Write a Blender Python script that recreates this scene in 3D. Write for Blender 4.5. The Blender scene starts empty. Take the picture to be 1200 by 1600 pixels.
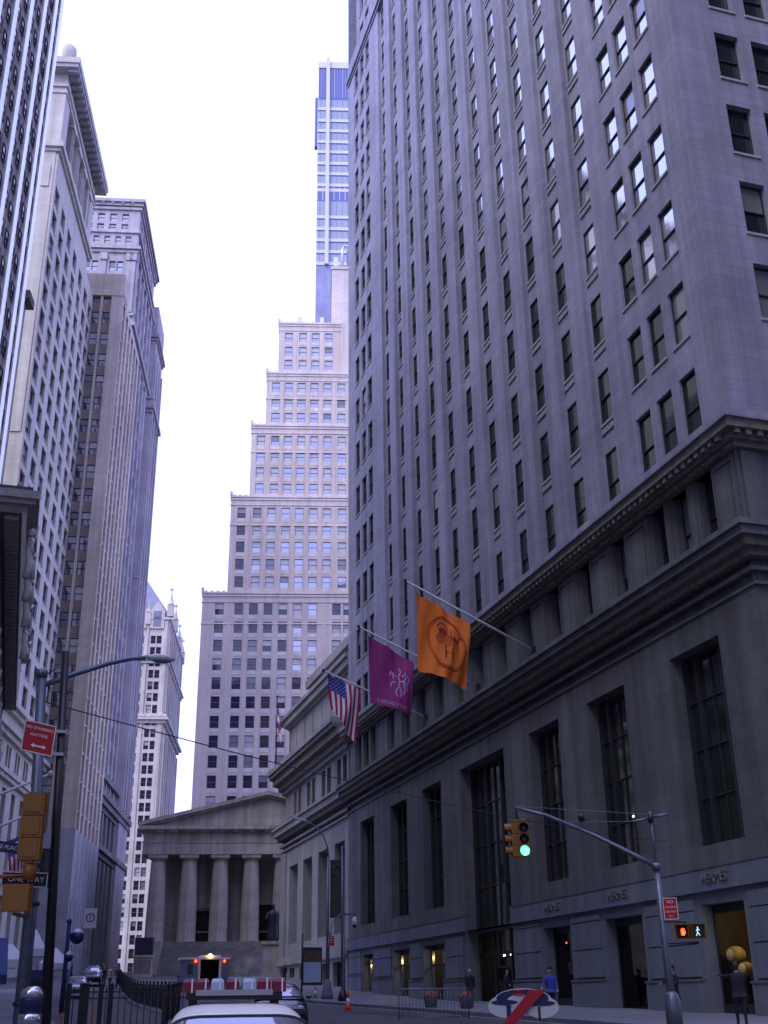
import bpy, bmesh, math, random
from mathutils import Vector, Matrix
random.seed(7)
rad = math.radians
sc = bpy.context.scene
# ------------------------------------------------------------------ camera
F_PX, PITCH, HEAD, ROLL, EYE = 1780.0, rad(23.3), rad(17.2), rad(-0.78), 1.6
fwd = Vector((math.sin(HEAD)*math.cos(PITCH), math.cos(HEAD)*math.cos(PITCH), math.sin(PITCH)))
r0 = Vector((math.cos(HEAD), -math.sin(HEAD), 0)); u0 = r0.cross(fwd)
RT = r0*math.cos(ROLL)+u0*math.sin(ROLL); UP = u0*math.cos(ROLL)-r0*math.sin(ROLL)
cam_d = bpy.data.cameras.new('camera'); cam = bpy.data.objects.new('camera', cam_d)
sc.collection.objects.link(cam); sc.camera = cam
cam_d.sensor_fit = 'VERTICAL'; cam_d.sensor_height = 24; cam_d.lens = 24*F_PX/1600
cam_d.clip_start = 0.1; cam_d.clip_end = 5000
cam.matrix_world = Matrix(((RT.x, UP.x, -fwd.x, 0), (RT.y, UP.y, -fwd.y, 0), (RT.z, UP.z, -fwd.z, EYE), (0, 0, 0, 1)))
def proj(p):
    d = Vector(p)-Vector((0, 0, EYE)); z = d.dot(fwd)
    if z < 0.1: return (-9999, -9999)
    return (600+F_PX*d.dot(RT)/z, 800-F_PX*d.dot(UP)/z)
# ------------------------------------------------------------------ sky, sun, exposure
SUN_EL, SUN_AZ = rad(48), rad(240)
w = bpy.data.worlds.new('World'); sc.world = w; w.use_nodes = True
nt = w.node_tree; nt.nodes.clear()
out = nt.nodes.new('ShaderNodeOutputWorld'); bg = nt.nodes.new('ShaderNodeBackground')
sky = nt.nodes.new('ShaderNodeTexSky'); sky.sky_type = 'NISHITA'; sky.sun_disc = False
sky.sun_elevation = SUN_EL; sky.sun_rotation = SUN_AZ; sky.air_density = 1.0; sky.dust_density = 3.0
mix = nt.nodes.new('ShaderNodeMix'); mix.data_type = 'RGBA'; mix.inputs[0].default_value = 0.75
mix.inputs[7].default_value = (4.9, 5.2, 12.2, 1)      # overcast cloud layer over the clear sky
nt.links.new(sky.outputs[0], mix.inputs[6]); nt.links.new(mix.outputs[2], bg.inputs[0])
bg.inputs[1].default_value = 0.135
nt.links.new(bg.outputs[0], out.inputs[0])
sl = bpy.data.lights.new('sun', 'SUN'); sl.energy = 1.0; sl.angle = rad(40); sl.color = (1.0, 0.97, 0.94)
so = bpy.data.objects.new('sun', sl); sc.collection.objects.link(so)
sd = Vector((math.sin(SUN_AZ)*math.cos(SUN_EL), math.cos(SUN_AZ)*math.cos(SUN_EL), math.sin(SUN_EL)))
so.rotation_euler = (-sd).to_track_quat('-Z', 'Y').to_euler()
sc.view_settings.view_transform = 'Standard'; sc.view_settings.look = 'None'
sc.view_settings.exposure = 1.0; sc.view_settings.gamma = 1.0
sc.cycles.max_bounces = 6; sc.cycles.diffuse_bounces = 3; sc.cycles.glossy_bounces = 3

# ------------------------------------------------------------------ materials
def new_mat(name):
    m = bpy.data.materials.new(name); m.use_nodes = True
    return m, m.node_tree, m.node_tree.nodes['Principled BSDF']
def plain(name, col, rough=0.6, metal=0.0, emit=None, es=0, noise=0.0, nscale=3.0, coat=0):
    m, t, b = new_mat(name)
    b.inputs['Base Color'].default_value = (*col, 1); b.inputs['Roughness'].default_value = rough
    b.inputs['Metallic'].default_value = metal
    if coat: b.inputs['Coat Weight'].default_value = coat; b.inputs['Coat Roughness'].default_value = 0.06
    if emit: b.inputs['Emission Color'].default_value = (*emit, 1); b.inputs['Emission Strength'].default_value = es
    if noise:
        tc = t.nodes.new('ShaderNodeTexCoord'); n = t.nodes.new('ShaderNodeTexNoise')
        n.inputs['Scale'].default_value = nscale; n.inputs['Detail'].default_value = 6
        r = t.nodes.new('ShaderNodeMix'); r.data_type = 'RGBA'; r.blend_type = 'MULTIPLY'; r.inputs[0].default_value = 1
        mr = t.nodes.new('ShaderNodeMapRange'); mr.inputs[1].default_value = .3; mr.inputs[2].default_value = .7
        mr.inputs[3].default_value = 1-noise; mr.inputs[4].default_value = 1+noise*.6
        t.links.new(tc.outputs['Object'], n.inputs['Vector']); t.links.new(n.outputs['Fac'], mr.inputs[0])
        r.inputs[6].default_value = (*col, 1); t.links.new(mr.outputs[0], r.inputs[7])
        t.links.new(r.outputs[2], b.inputs['Base Color'])
    return m
def stone(name, col, bw=1.6, bh=0.62, joint=0.7, var=0.10, streak=0.25, rough=0.85, jw=0.012, grime=0.25):
    """coursed masonry: joints, block-to-block variation, broad grime patches and vertical rain streaks"""
    m, t, b = new_mat(name); N = t.nodes.new; Lk = t.links.new
    b.inputs['Roughness'].default_value = rough
    tc = N('ShaderNodeTexCoord'); sp = N('ShaderNodeSeparateXYZ'); Lk(tc.outputs['Object'], sp.inputs[0])
    ad = N('ShaderNodeMath'); ad.operation = 'ADD'; Lk(sp.outputs[0], ad.inputs[0]); Lk(sp.outputs[1], ad.inputs[1])
    cb = N('ShaderNodeCombineXYZ'); Lk(ad.outputs[0], cb.inputs[0]); Lk(sp.outputs[2], cb.inputs[1])
    br = N('ShaderNodeTexBrick'); Lk(cb.outputs[0], br.inputs['Vector'])
    br.inputs['Scale'].default_value = 1; br.inputs['Brick Width'].default_value = bw; br.inputs['Row Height'].default_value = bh
    br.inputs['Mortar Size'].default_value = jw; br.inputs['Mortar Smooth'].default_value = 0.3; br.inputs['Bias'].default_value = 0
    c = Vector(col)
    br.inputs['Color1'].default_value = (*(c*(1+var)), 1); br.inputs['Color2'].default_value = (*(c*(1-var)), 1)
    br.inputs['Mortar'].default_value = (*(c*joint), 1)
    n1 = N('ShaderNodeTexNoise'); n1.inputs['Scale'].default_value = 0.13; n1.inputs['Detail'].default_value = 7; n1.inputs['Roughness'].default_value = .65
    Lk(tc.outputs['Object'], n1.inputs['Vector'])
    mp = N('ShaderNodeMapping'); mp.inputs['Scale'].default_value = (1.3, 1.3, 0.05); Lk(tc.outputs['Object'], mp.inputs[0])
    n2 = N('ShaderNodeTexNoise'); n2.inputs['Scale'].default_value = 1.0; n2.inputs['Detail'].default_value = 4; Lk(mp.outputs[0], n2.inputs['Vector'])
    def rng(src, amt):
        r = N('ShaderNodeMapRange'); r.inputs[1].default_value = .32; r.inputs[2].default_value = .68
        r.inputs[3].default_value = 1-amt; r.inputs[4].default_value = 1+amt*.45; Lk(src, r.inputs[0]); return r.outputs[0]
    mu = N('ShaderNodeMath'); mu.operation = 'MULTIPLY'; Lk(rng(n1.outputs['Fac'], grime), mu.inputs[0]); Lk(rng(n2.outputs['Fac'], streak), mu.inputs[1])
    mx = N('ShaderNodeMix'); mx.data_type = 'RGBA'; mx.blend_type = 'MULTIPLY'; mx.inputs[0].default_value = 1
    Lk(br.outputs['Color'], mx.inputs[6]); Lk(mu.outputs[0], mx.inputs[7]); Lk(mx.outputs[2], b.inputs['Base Color'])
    n3 = N('ShaderNodeTexNoise'); n3.inputs['Scale'].default_value = 5; n3.inputs['Detail'].default_value = 5; Lk(tc.outputs['Object'], n3.inputs['Vector'])
    bp = N('ShaderNodeBump'); bp.inputs['Strength'].default_value = 0.35; bp.inputs['Distance'].default_value = 0.05
    Lk(n3.outputs['Fac'], bp.inputs['Height']); Lk(bp.outputs[0], b.inputs['Normal'])
    return m
M = {}
M['lime'] = stone('limestone', (.29, .295, .37), 1.9, 0.6, .74, .07, .24, jw=.018, grime=.24)
M['lime_shaded'] = stone('limestone_shaded', (.135, .145, .15), 2.4, 1.1, .72, .08, .3, jw=.018, grime=.35)  # limestone darkened to put the low street's shade into its colour
M['granite'] = stone('granite', (.155, .18, .22), 2.6, 1.3, .8, .05, .2, grime=.2)
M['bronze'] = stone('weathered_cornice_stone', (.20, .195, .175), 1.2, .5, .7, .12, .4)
M['bank'] = stone('pale_marble', (.30, .30, .30), 1.8, .75, .85, .05, .2)
M['temple'] = stone('temple_marble', (.45, .41, .34), 1.6, .6, .86, .08, .3)
M['cream'] = stone('cream_brick', (.58, .50, .42), .5, .2, .9, .05, .14, grime=.12)
M['creamband'] = stone('cream_band', (.64, .57, .49), 1.2, .4, .85, .05, .1)
M['fourteen'] = stone('grey_granite', (.58, .55, .45), 1.4, .55, .85, .05, .16, grime=.14)
M['slabstone'] = stone('warm_slab_stone', (.62, .54, .41), 1.3, .6, .88, .05, .2)
M['slabbrick'] = stone('brown_spandrel', (.28, .23, .18), .5, .25, .9, .08, .15)
M['paleblue'] = stone('pale_base_stone', (.42, .43, .44), 1.5, .7, .88, .04, .15)
M['equi'] = stone('equitable_stone', (.44, .41, .41), 1.3, .6, .88, .05, .2)
M['equilow'] = stone('dark_base_stone', (.22, .21, .20), 1.6, .8, .8, .08, .3)
M['terra'] = stone('white_terracotta', (.58, .55, .52), 1.2, .5, .88, .05, .16)
M['whitefin'] = plain('white_fin_metal', (.93, .94, .84), .38, .75, noise=.04)
M['bluespan'] = plain('blue_spandrel', (.14, .16, .34), .35, noise=.15)
M['roof'] = plain('roof_felt', (.12, .12, .13), .9, noise=.2)
M['copper'] = plain('slate_roof', (.20, .22, .30), .7, noise=.2)
M['frame'] = plain('window_frame_dark', (.028, .028, .035), .5)
M['framel'] = plain('window_frame_grey', (.16, .16, .19), .5)
M['sill'] = plain('sill_stone', (.34, .33, .33), .85, noise=.15)
def glassmat(name, col, rough=.05, spec=.5, coat=0.0):
    m, t, b = new_mat(name)
    b.inputs['Base Color'].default_value = (*col, 1); b.inputs['Roughness'].default_value = rough
    b.inputs['Specular IOR Level'].default_value = spec
    tc = t.nodes.new('ShaderNodeTexCoord'); n = t.nodes.new('ShaderNodeTexNoise'); n.inputs['Scale'].default_value = .9
    bp = t.nodes.new('ShaderNodeBump'); bp.inputs['Strength'].default_value = .05; bp.inputs['Distance'].default_value = .1
    t.links.new(tc.outputs['Object'], n.inputs['Vector']); t.links.new(n.outputs['Fac'], bp.inputs['Height']); t.links.new(bp.outputs[0], b.inputs['Normal'])
    if coat: b.inputs['Coat Weight'].default_value = coat; b.inputs['Coat Roughness'].default_value = .04
    return m
M['glass'] = glassmat('window_glass', (.02, .022, .03), .05, .7)
M['glassg'] = glassmat('window_glass_green', (.016, .024, .02), .05, .6)
M['glassr'] = glassmat('coated_glass', (.06, .07, .10), .04, 1.0); M['glassr'].node_tree.nodes['Principled BSDF'].inputs['IOR'].default_value = 2.3
M['glass_skylit'] = glassmat('sky_brightened_glass', (.62, .66, .72), .05, 1.0); M['glass_skylit'].node_tree.nodes['Principled BSDF'].inputs['Metallic'].default_value = .85  # mirror finish added to brighten panes where the sky reflects
M['blind'] = glassmat('blind_behind_glass', (.42, .42, .40), .35, .5, 1.0)
M['blindd'] = glassmat('shade_behind_glass', (.16, .17, .17), .3, .5, 1.0)
M['bluegl'] = glassmat('blue_curtain_glass', (.42, .52, .72), .1, 1.0, 1.0)
M['slotgl'] = glassmat('dark_blue_glass', (.10, .12, .30), .1, .8)
M['black'] = plain('black_paint', (.008, .008, .01), .35)
M['iron'] = plain('dark_iron', (.015, .015, .022), .45)
M['steel'] = plain('galvanised_steel', (.16, .19, .24), .42, .6, noise=.15, nscale=6)
M['steelb'] = plain('polished_steel', (.6, .62, .66), .18, .95)
M['yellow'] = plain('signal_yellow', (.27, .11, .006), .45, noise=.12)
M['red'] = plain('sign_red', (.42, .008, .02), .35)
M['white'] = plain('white_paint', (.78, .78, .78), .4)
M['asphalt'] = plain('asphalt', (.055, .057, .062), .75, noise=.4, nscale=.35)
M['pave'] = stone('pavement_slabs', (.17, .18, .19), 1.5, 1.5, .7, .08, .1)
M['earth'] = plain('far_ground', (.08, .08, .08), .9, noise=.2)
M['roadpatch'] = plain('road_patch', (.032, .033, .036), .85, noise=.3, nscale=1.5)
M['line'] = plain('road_paint', (.6, .6, .58), .6, noise=.3)
M['person_dark'] = plain('dark_cloth', (.012, .013, .02), .85, noise=.2)
M['skin'] = plain('skin', (.42, .25, .18), .6)
M['hair'] = plain('hair', (.03, .02, .015), .7)
M['greyhair'] = plain('grey_hair', (.4, .4, .42), .7)
M['jeans'] = plain('jeans', (.04, .05, .10), .85)
M['bluecloth'] = plain('blue_cloth', (.03, .05, .30), .8)
M['navy'] = plain('navy_car_paint', (.012, .016, .05), .25, coat=.8)
M['carwhite'] = plain('white_car_paint', (.82, .84, .78), .5, coat=.25)
M['carsilver'] = plain('silver_car_paint', (.35, .38, .45), .3, .3, coat=.8)
M['tyre'] = plain('tyre_rubber', (.015, .015, .015), .9)
M['awning'] = plain('blue_awning', (.01, .03, .14), .8)
M['orange'] = plain('orange_cloth', (.80, .19, .02), .8, noise=.06, nscale=1.2)
M['brown'] = plain('brown_print', (.25, .035, .01), .85)
M['purple'] = plain('purple_cloth', (.30, .035, .19), .8, noise=.08, nscale=1.2)
M['lilac'] = plain('white_print', (.55, .42, .62), .85)
M['usred'] = plain('flag_red', (.42, .012, .06), .8); M['uswhite'] = plain('flag_white', (.80, .78, .82), .8); M['usblue'] = plain('flag_blue', (.04, .05, .30), .8)
M['cone'] = plain('cone_orange', (.75, .06, .03), .5); M['conegreen'] = plain('cone_green', (.05, .35, .05), .5)
M['green_on'] = plain('green_lens_lit', (.05, .6, .35), .3, emit=(.05, 1, .42), es=4.5)
M['red_on'] = plain('red_lens_lit', (.6, .02, .01), .3, emit=(1, .06, .02), es=3)
M['redl'] = plain('red_lens', (.12, .003, .02), .35)
M['amber_on'] = plain('amber_lamp_lit', (.8, .4, .1), .3, emit=(1, .45, .12), es=12)
M['walk_on'] = plain('walk_symbol_lit', (.7, .8, .9), .3, emit=(.7, .85, 1), es=.5)
M['warm_on'] = plain('warm_shop_lamp', (.8, .6, .3), .3, emit=(1, .72, .3), es=8)
M['lens'] = plain('dark_lens', (.02, .02, .02), .2)
M['shopdark'] = plain('shop_interior', (.025, .02, .015), .8, noise=.3)
M['shopwarm'] = plain('shop_panel', (.10, .075, .035), .7, noise=.3)
M['hat'] = plain('cream_felt', (.55, .42, .18), .8, noise=.2)
M['bronzest'] = plain('statue_bronze', (.03, .045, .05), .45, .5, noise=.2)
M['banner'] = plain('green_banner', (.035, .06, .04), .8, noise=.1)
M['signblue'] = plain('sign_blue', (.01, .02, .09), .4)
M['bark'] = plain('bark', (.06, .05, .05), .9)
M['carve'] = plain('carved_marble', (.42, .40, .36), .8, noise=.2)
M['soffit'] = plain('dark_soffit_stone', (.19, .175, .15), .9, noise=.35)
M['plastic'] = plain('white_plastic', (.6, .62, .65), .35)
M['clearlens'] = plain('clear_lens', (.3, .36, .5), .15, coat=.5)

# ------------------------------------------------------------------ mesh helpers
class MB:
    def __init__(s): s.v = []; s.f = []; s.m = []; s.mats = []; s.sm = []
    def mi(s, m):
        if m not in s.mats: s.mats.append(m)
        return s.mats.index(m)
    def face(s, pts, m, smooth=False):
        i = len(s.v); s.v += [tuple(p) for p in pts]; s.f.append(tuple(range(i, i+len(pts)))); s.m.append(s.mi(m)); s.sm.append(smooth)
    def box(s, x0, x1, y0, y1, z0, z1, m):
        i = len(s.v)
        s.v += [(x0, y0, z0), (x1, y0, z0), (x1, y1, z0), (x0, y1, z0), (x0, y0, z1), (x1, y0, z1), (x1, y1, z1), (x0, y1, z1)]
        for q in ((0, 3, 2, 1), (4, 5, 6, 7), (0, 1, 5, 4), (1, 2, 6, 5), (2, 3, 7, 6), (3, 0, 4, 7)):
            s.f.append(tuple(i+k for k in q)); s.m.append(s.mi(m)); s.sm.append(False)
    def obox(s, c, ax, ay, az, m):      # oriented box: centre and three half-axis vectors
        c, ax, ay, az = map(Vector, (c, ax, ay, az)); i = len(s.v)
        s.v += [tuple(c+sx*ax+sy*ay+sz*az) for sz in (-1, 1) for sx, sy in ((-1, -1), (1, -1), (1, 1), (-1, 1))]
        for q in ((0, 3, 2, 1), (4, 5, 6, 7), (0, 1, 5, 4), (1, 2, 6, 5), (2, 3, 7, 6), (3, 0, 4, 7)):
            s.f.append(tuple(i+k for k in q)); s.m.append(s.mi(m)); s.sm.append(False)
    def rings(s, rings, m, cap=True, smooth=True, closed=True):
        i0 = len(s.v); n = len(rings[0])
        for r in rings: s.v += [tuple(p) for p in r]
        for a in range(len(rings)-1):
            for k in range(n if closed else n-1):
                b = (k+1) % n
                s.f.append((i0+a*n+k, i0+a*n+b, i0+(a+1)*n+b, i0+(a+1)*n+k)); s.m.append(s.mi(m)); s.sm.append(smooth)
        if cap:
            s.f.append(tuple(i0+k for k in range(n))[::-1]); s.m.append(s.mi(m)); s.sm.append(False)
            s.f.append(tuple(i0+(len(rings)-1)*n+k for k in range(n))); s.m.append(s.mi(m)); s.sm.append(False)
    def tube(s, pts, r, m, n=10, cap=True):
        pts = [Vector(p) for p in pts]; rs = r if isinstance(r, (list, tuple)) else [r]*len(pts); R = []
        for i, p in enumerate(pts):
            d = (pts[min(i+1, len(pts)-1)]-pts[max(i-1, 0)]).normalized()
            a = d.cross(Vector((0, 0, 1))); a = a.normalized() if a.length > .05 else Vector((1, 0, 0))
            if abs(d.z) > .95: a = Vector((1, 0, 0))
            b = d.cross(a).normalized(); a = b.cross(d)
            R.append([p+rs[i]*(math.cos(2*math.pi*k/n)*a+math.sin(2*math.pi*k/n)*b) for k in range(n)])
        s.rings(R, m, cap)
    def lathe(s, c, prof, m, n=20, cap=True):     # prof: (radius, z)
        s.rings([[(c[0]+r*math.cos(2*math.pi*k/n), c[1]+r*math.sin(2*math.pi*k/n), c[2]+z) for k in range(n)] for r, z in prof], m, cap)
    def ball(s, c, r, m, n=12, sc_=(1, 1, 1)):
        c = Vector(c); R = []
        for a in range(0, n//2+1):
            t = math.pi*a/(n//2); rr = max(math.sin(t), .01)
            R.append([(c.x+sc_[0]*r*rr*math.cos(2*math.pi*k/n), c.y+sc_[1]*r*rr*math.sin(2*math.pi*k/n), c.z-sc_[2]*r*math.cos(t)) for k in range(n)])
        s.rings(R, m)
    def mesh(s, name):
        me = bpy.data.meshes.new(name); me.from_pydata(s.v, [], s.f)
        for m in s.mats: me.materials.append(m)
        me.polygons.foreach_set('material_index', s.m); me.polygons.foreach_set('use_smooth', s.sm); me.update()
        return me
    def build(s, name, parent=None, loc=None, rz=None):
        o = bpy.data.objects.new(name, s.mesh(name)); sc.collection.objects.link(o)
        if parent: o.parent = parent
        if loc is not None: o.location = loc
        if rz is not None: o.rotation_euler = (0, 0, rz)
        return o
def tag(o, label, cat, group=None, kind=None):
    if label: o['label'] = label
    if cat: o['category'] = cat
    if group: o['group'] = group
    if kind: o['kind'] = kind
    return o
def empty(name, loc=(0, 0, 0), az=0.0, label=None, cat=None, group=None):
    o = bpy.data.objects.new(name, None); sc.collection.objects.link(o); o.location = loc
    o.rotation_euler = (0, 0, -rad(az)); o.empty_display_size = .5
    return tag(o, label, cat, group)
def copy_tree(o, parent=None):
    c = o.copy(); sc.collection.objects.link(c)
    if parent: c.parent = parent
    for ch in list(o.children): copy_tree(ch, c)
    return c
def text_mesh(txt, size, mat, name='lettering', depth=.004, align='CENTER'):
    cu = bpy.data.curves.new('t', 'FONT'); cu.body = txt; cu.size = size; cu.extrude = depth; cu.align_x = align; cu.align_y = 'CENTER'
    cu.resolution_u = 3
    o = bpy.data.objects.new('t', cu); me = bpy.data.meshes.new_from_object(o); bpy.data.objects.remove(o)
    me.name = name; me.materials.clear(); me.materials.append(mat)
    return me
def put(name, me, parent=None, mat4=None):
    o = bpy.data.objects.new(name, me); sc.collection.objects.link(o)
    if parent: o.parent = parent
    if mat4 is not None: o.matrix_local = mat4
    return o
def frame_mat(origin, xa, ya):       # local X along xa, local Y along ya
    xa = Vector(xa).normalized(); ya = Vector(ya); ya = (ya-ya.dot(xa)*xa).normalized(); za = xa.cross(ya)
    return Matrix(((xa.x, ya.x, za.x, origin[0]), (xa.y, ya.y, za.y, origin[1]), (xa.z, ya.z, za.z, origin[2]), (0, 0, 0, 1)))

# ------------------------------------------------------------------ facades
class Wall:
    """an axis-aligned wall of a building in its local frame; kind W faces -x, E faces +x, S faces -y.
    s runs along y (W, E) or x (S); d is depth into the building"""
    def __init__(s, kind, c): s.k = kind; s.c = c
    def P(s, a, z, d=0.0):
        if s.k == 'W': return (s.c+d, a, z)
        if s.k == 'E': return (s.c-d, a, z)
        return (a, s.c+d, z)
    def rot(s): return {'W': -math.pi/2, 'E': math.pi/2, 'S': 0}[s.k]
    def box(s, mb, a0, a1, z0, z1, d0, d1, m):
        p, q = s.P(a0, z0, d0), s.P(a1, z1, d1)
        mb.box(min(p[0], q[0]), max(p[0], q[0]), min(p[1], q[1]), max(p[1], q[1]), min(z0, z1), max(z0, z1), m)
def facade(mb, W, a0, a1, z0, z1, holes, rv, m, d=0.0, mr=None):
    """wall face with openings; jambs, heads and sills go rv deep"""
    mr = mr or m; cuts = sorted({a0, a1} | {min(max(h[0], a0), a1) for h in holes} | {min(max(h[1], a0), a1) for h in holes})
    for c0, c1 in zip(cuts, cuts[1:]):
        if c1-c0 < 1e-6: continue
        mid = (c0+c1)/2; hs = sorted((h[2], h[3]) for h in holes if h[0] < mid < h[1]); z = z0
        for ha, hb in hs:
            if ha > z+1e-6: mb.face([W.P(c0, z, d), W.P(c1, z, d), W.P(c1, ha, d), W.P(c0, ha, d)], m)
            z = max(z, hb)
        if z < z1-1e-6: mb.face([W.P(c0, z, d), W.P(c1, z, d), W.P(c1, z1, d), W.P(c0, z1, d)], m)
    if rv:
        for h in holes:
            s0, s1, za, zb = h[:4]; r = h[4] if len(h) > 4 else rv
            mb.face([W.P(s0, za, d), W.P(s0, za, d+r), W.P(s0, zb, d+r), W.P(s0, zb, d)], mr)
            mb.face([W.P(s1, za, d), W.P(s1, za, d+r), W.P(s1, zb, d+r), W.P(s1, zb, d)], mr)
            mb.face([W.P(s0, za, d), W.P(s1, za, d), W.P(s1, za, d+r), W.P(s0, za, d+r)], mr)
            mb.face([W.P(s0, zb, d), W.P(s1, zb, d), W.P(s1, zb, d+r), W.P(s0, zb, d+r)], mr)
_wc = {}
def win_mesh(w_, h_, rec, fr='frame', glass='glass', var=0, cols=1, sill=True, style='sash'):
    """double-hung window unit; origin bottom centre at the wall plane, +y goes into the wall"""
    key = (round(w_, 2), round(h_, 2), rec, fr, glass, var, cols, sill, style)
    if key in _wc: return _wc[key]
    b = MB(); F = M[fr]; g = M[glass]; t = .07*max(1, w_/1.6)**.5; hw = w_/2-.003; hh = h_-.003
    rng = random.Random(hash(key) & 0xffff)
    b.box(-hw, -hw+t, rec-.05, rec+.08, .003, hh, F); b.box(hw-t, hw, rec-.05, rec+.08, .003, hh, F)
    b.box(-hw+t, hw-t, rec-.05, rec+.08, .003, .003+t, F); b.box(-hw+t, hw-t, rec-.05, rec+.08, hh-t, hh, F)
    zm = h_*.5
    if style == 'sash': b.box(-hw+t, hw-t, rec-.03, rec+.06, zm-t*.45, zm+t*.45, F)
    for k in range(1, cols):
        x = -hw+2*hw*k/cols; b.box(x-t*.6, x+t*.6, rec-.04, rec+.07, t, hh-t, F)
    tl = rng.uniform(-.012, .012)
    for za, zb, yy, up in ((t, zm, .05, 0), (zm, hh-t, .01, 1)):
        G = g
        if var == 1 and up: G = M['blind']
        if var == 2: G = M['blind']
        if var == 3 and up: G = M['blindd']
        if var == 4: G = M['blindd']
        b.face([(-hw+t, rec+yy-tl, za), (hw-t, rec+yy+tl, za), (hw-t, rec+yy+tl+.01, zb), (-hw+t, rec+yy-tl+.01, zb)], G)
    if sill: b.box(-hw-.08, hw+.08, -.07, -.001, -.14, .0, M['sill']); b.box(-hw, hw, -.001, rec, .0005, .03, M['sill'])
    me = b.mesh('window'); _wc[key] = me; return me
def place_windows(root, specs, name='window', maxn=100, cull=True, margin=60):
    """specs: (mesh, Wall, s, z, d). The nearest-looking 100 are objects, the rest one merged mesh."""
    mw = Matrix.Translation(root.location) @ root.rotation_euler.to_matrix().to_4x4() @ Matrix.Diagonal((*root.scale, 1)); L = []
    for me, W, s, z, d in specs:
        p = mw @ Vector(W.P(s, z, d)); u, v = proj(p+Vector((0, 0, 1)))
        if cull and not (-margin < u < 1200+margin and -margin < v < 1600+margin): continue
        dist = (p-Vector((0, 0, EYE))).length; L.append((dist, me, W, s, z, d))
    L.sort(key=lambda t: t[0])
    for q in L[:maxn]:
        o = put(name, q[1], root); o.location = q[2].P(q[3], q[4], q[5]); o.rotation_euler = (0, 0, q[2].rot())
    if len(L) > maxn:
        b = MB()
        for q in L[maxn:]:
            T = Matrix.Translation(q[2].P(q[3], q[4], q[5])) @ Matrix.Rotation(q[2].rot(), 4, 'Z'); me = q[1]; i = len(b.v)
            b.v += [tuple(T @ v.co) for v in me.vertices]; ml = [b.mi(m) for m in me.materials]
            for p in me.polygons:
                b.f.append(tuple(i+k for k in p.vertices)); b.m.append(ml[p.material_index]); b.sm.append(False)
        o = b.build(name, root); o['kind'] = 'stuff'
def rvar(p=(.5, .2, .1, .1, .1)):
    r = random.random(); a = 0
    for i, q in enumerate(p):
        a += q
        if r < a: return i
    return 0

# ------------------------------------------------------------------ ground
GP = [(-400, 0), (0, 0), (14, .2), (22, .42), (50, 1.02), (80, 1.62), (100, 2.5), (115, 3.5), (135, 4.4), (160, 5.4), (200, 6.6), (3000, 6.6)]
def G(y):
    for (a, za), (b, zb) in zip(GP, GP[1:]):
        if a <= y <= b: return za+(zb-za)*(y-a)/(b-a)
    return 0.0
def strip(name, xl, xr, ys, dz, mat, label=None):
    b = MB(); n = len(ys)
    for a, c in zip(ys, ys[1:]):
        b.face([(xl(a), a, G(a)+dz), (xr(a), a, G(a)+dz), (xr(c), c, G(c)+dz), (xl(c), c, G(c)+dz)], mat)
    return b, name
ysA = [-400, 0, 14, 22, 50, 80, 100, 115, 135, 160, 200, 600, 3000]
b, _ = strip('ground', lambda y: -3000, lambda y: 3000, ysA, 0, M['earth']); tag(b.build('ground'), None, None, kind='structure')
ysB = [-60, 0, 14, 22, 35, 50, 65, 80, 90, 100, 108, 115, 125, 135]
b, _ = strip('road', lambda y: 1.7 if y < 110 else -60, lambda y: 19.4 if y < 128 else 60, ysB, .004, M['asphalt'])
b.face([(-60, 135, G(135)+.004), (90, 135, G(135)+.004), (90, 146, G(146)+.004), (-60, 146, G(146)+.004)], M['asphalt'])
for a, c in ((146, 160), (160, 200), (200, 300)):
    f = lambda y: 6.2+(y-146)*.218
    b.face([(f(a), a, G(a)+.004), (f(a)+9, a, G(a)+.004), (f(c)+9, c, G(c)+.004), (f(c), c, G(c)+.004)], M['asphalt'])
tag(b.build('road'), None, None, kind='structure')
b = MB()
for a, c in zip([-60, 0, 14, 22, 35, 50, 65, 80, 90, 100, 108, 115, 125], [0, 14, 22, 35, 50, 65, 80, 90, 100, 108, 115, 125, 129]):
    za, zc = G(a), G(c)
    b.face([(19.6, a, za+.16), (30, a, za+.16), (30, c, zc+.16), (19.6, c, zc+.16)], M['pave'])
tag(b.build('pavement'), None, None, kind='structure')
b = MB()
for a, c in zip([-60, 0, 14, 22, 35, 50, 65, 80, 90, 100, 108, 115, 125], [0, 14, 22, 35, 50, 65, 80, 90, 100, 108, 115, 125, 129]):
    za, zc = G(a), G(c)
    b.face([(19.38, a, za+.15), (19.6, a, za+.164), (19.6, c, zc+.164), (19.38, c, zc+.15)], M['granite'])
    b.face([(19.38, a, za-.05), (19.38, a, za+.15), (19.38, c, zc+.15), (19.38, c, zc-.05)], M['granite'])
tag(b.build('kerb'), None, None, kind='structure')
b = MB()
for a, c in zip([-60, 0, 14, 22, 35, 50, 65, 80, 90, 100], [0, 14, 22, 35, 50, 65, 80, 90, 100, 106]):
    b.face([(-6, a, G(a)+.12), (1.7, a, G(a)+.12), (1.7, c, G(c)+.12), (-6, c, G(c)+.12)], M['pave'])
    b.face([(1.7, a, G(a)-.05), (1.7, a, G(a)+.12), (1.7, c, G(c)+.12), (1.7, c, G(c)-.05)], M['granite'])
tag(b.build('pavement'), None, None, kind='structure')
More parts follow.
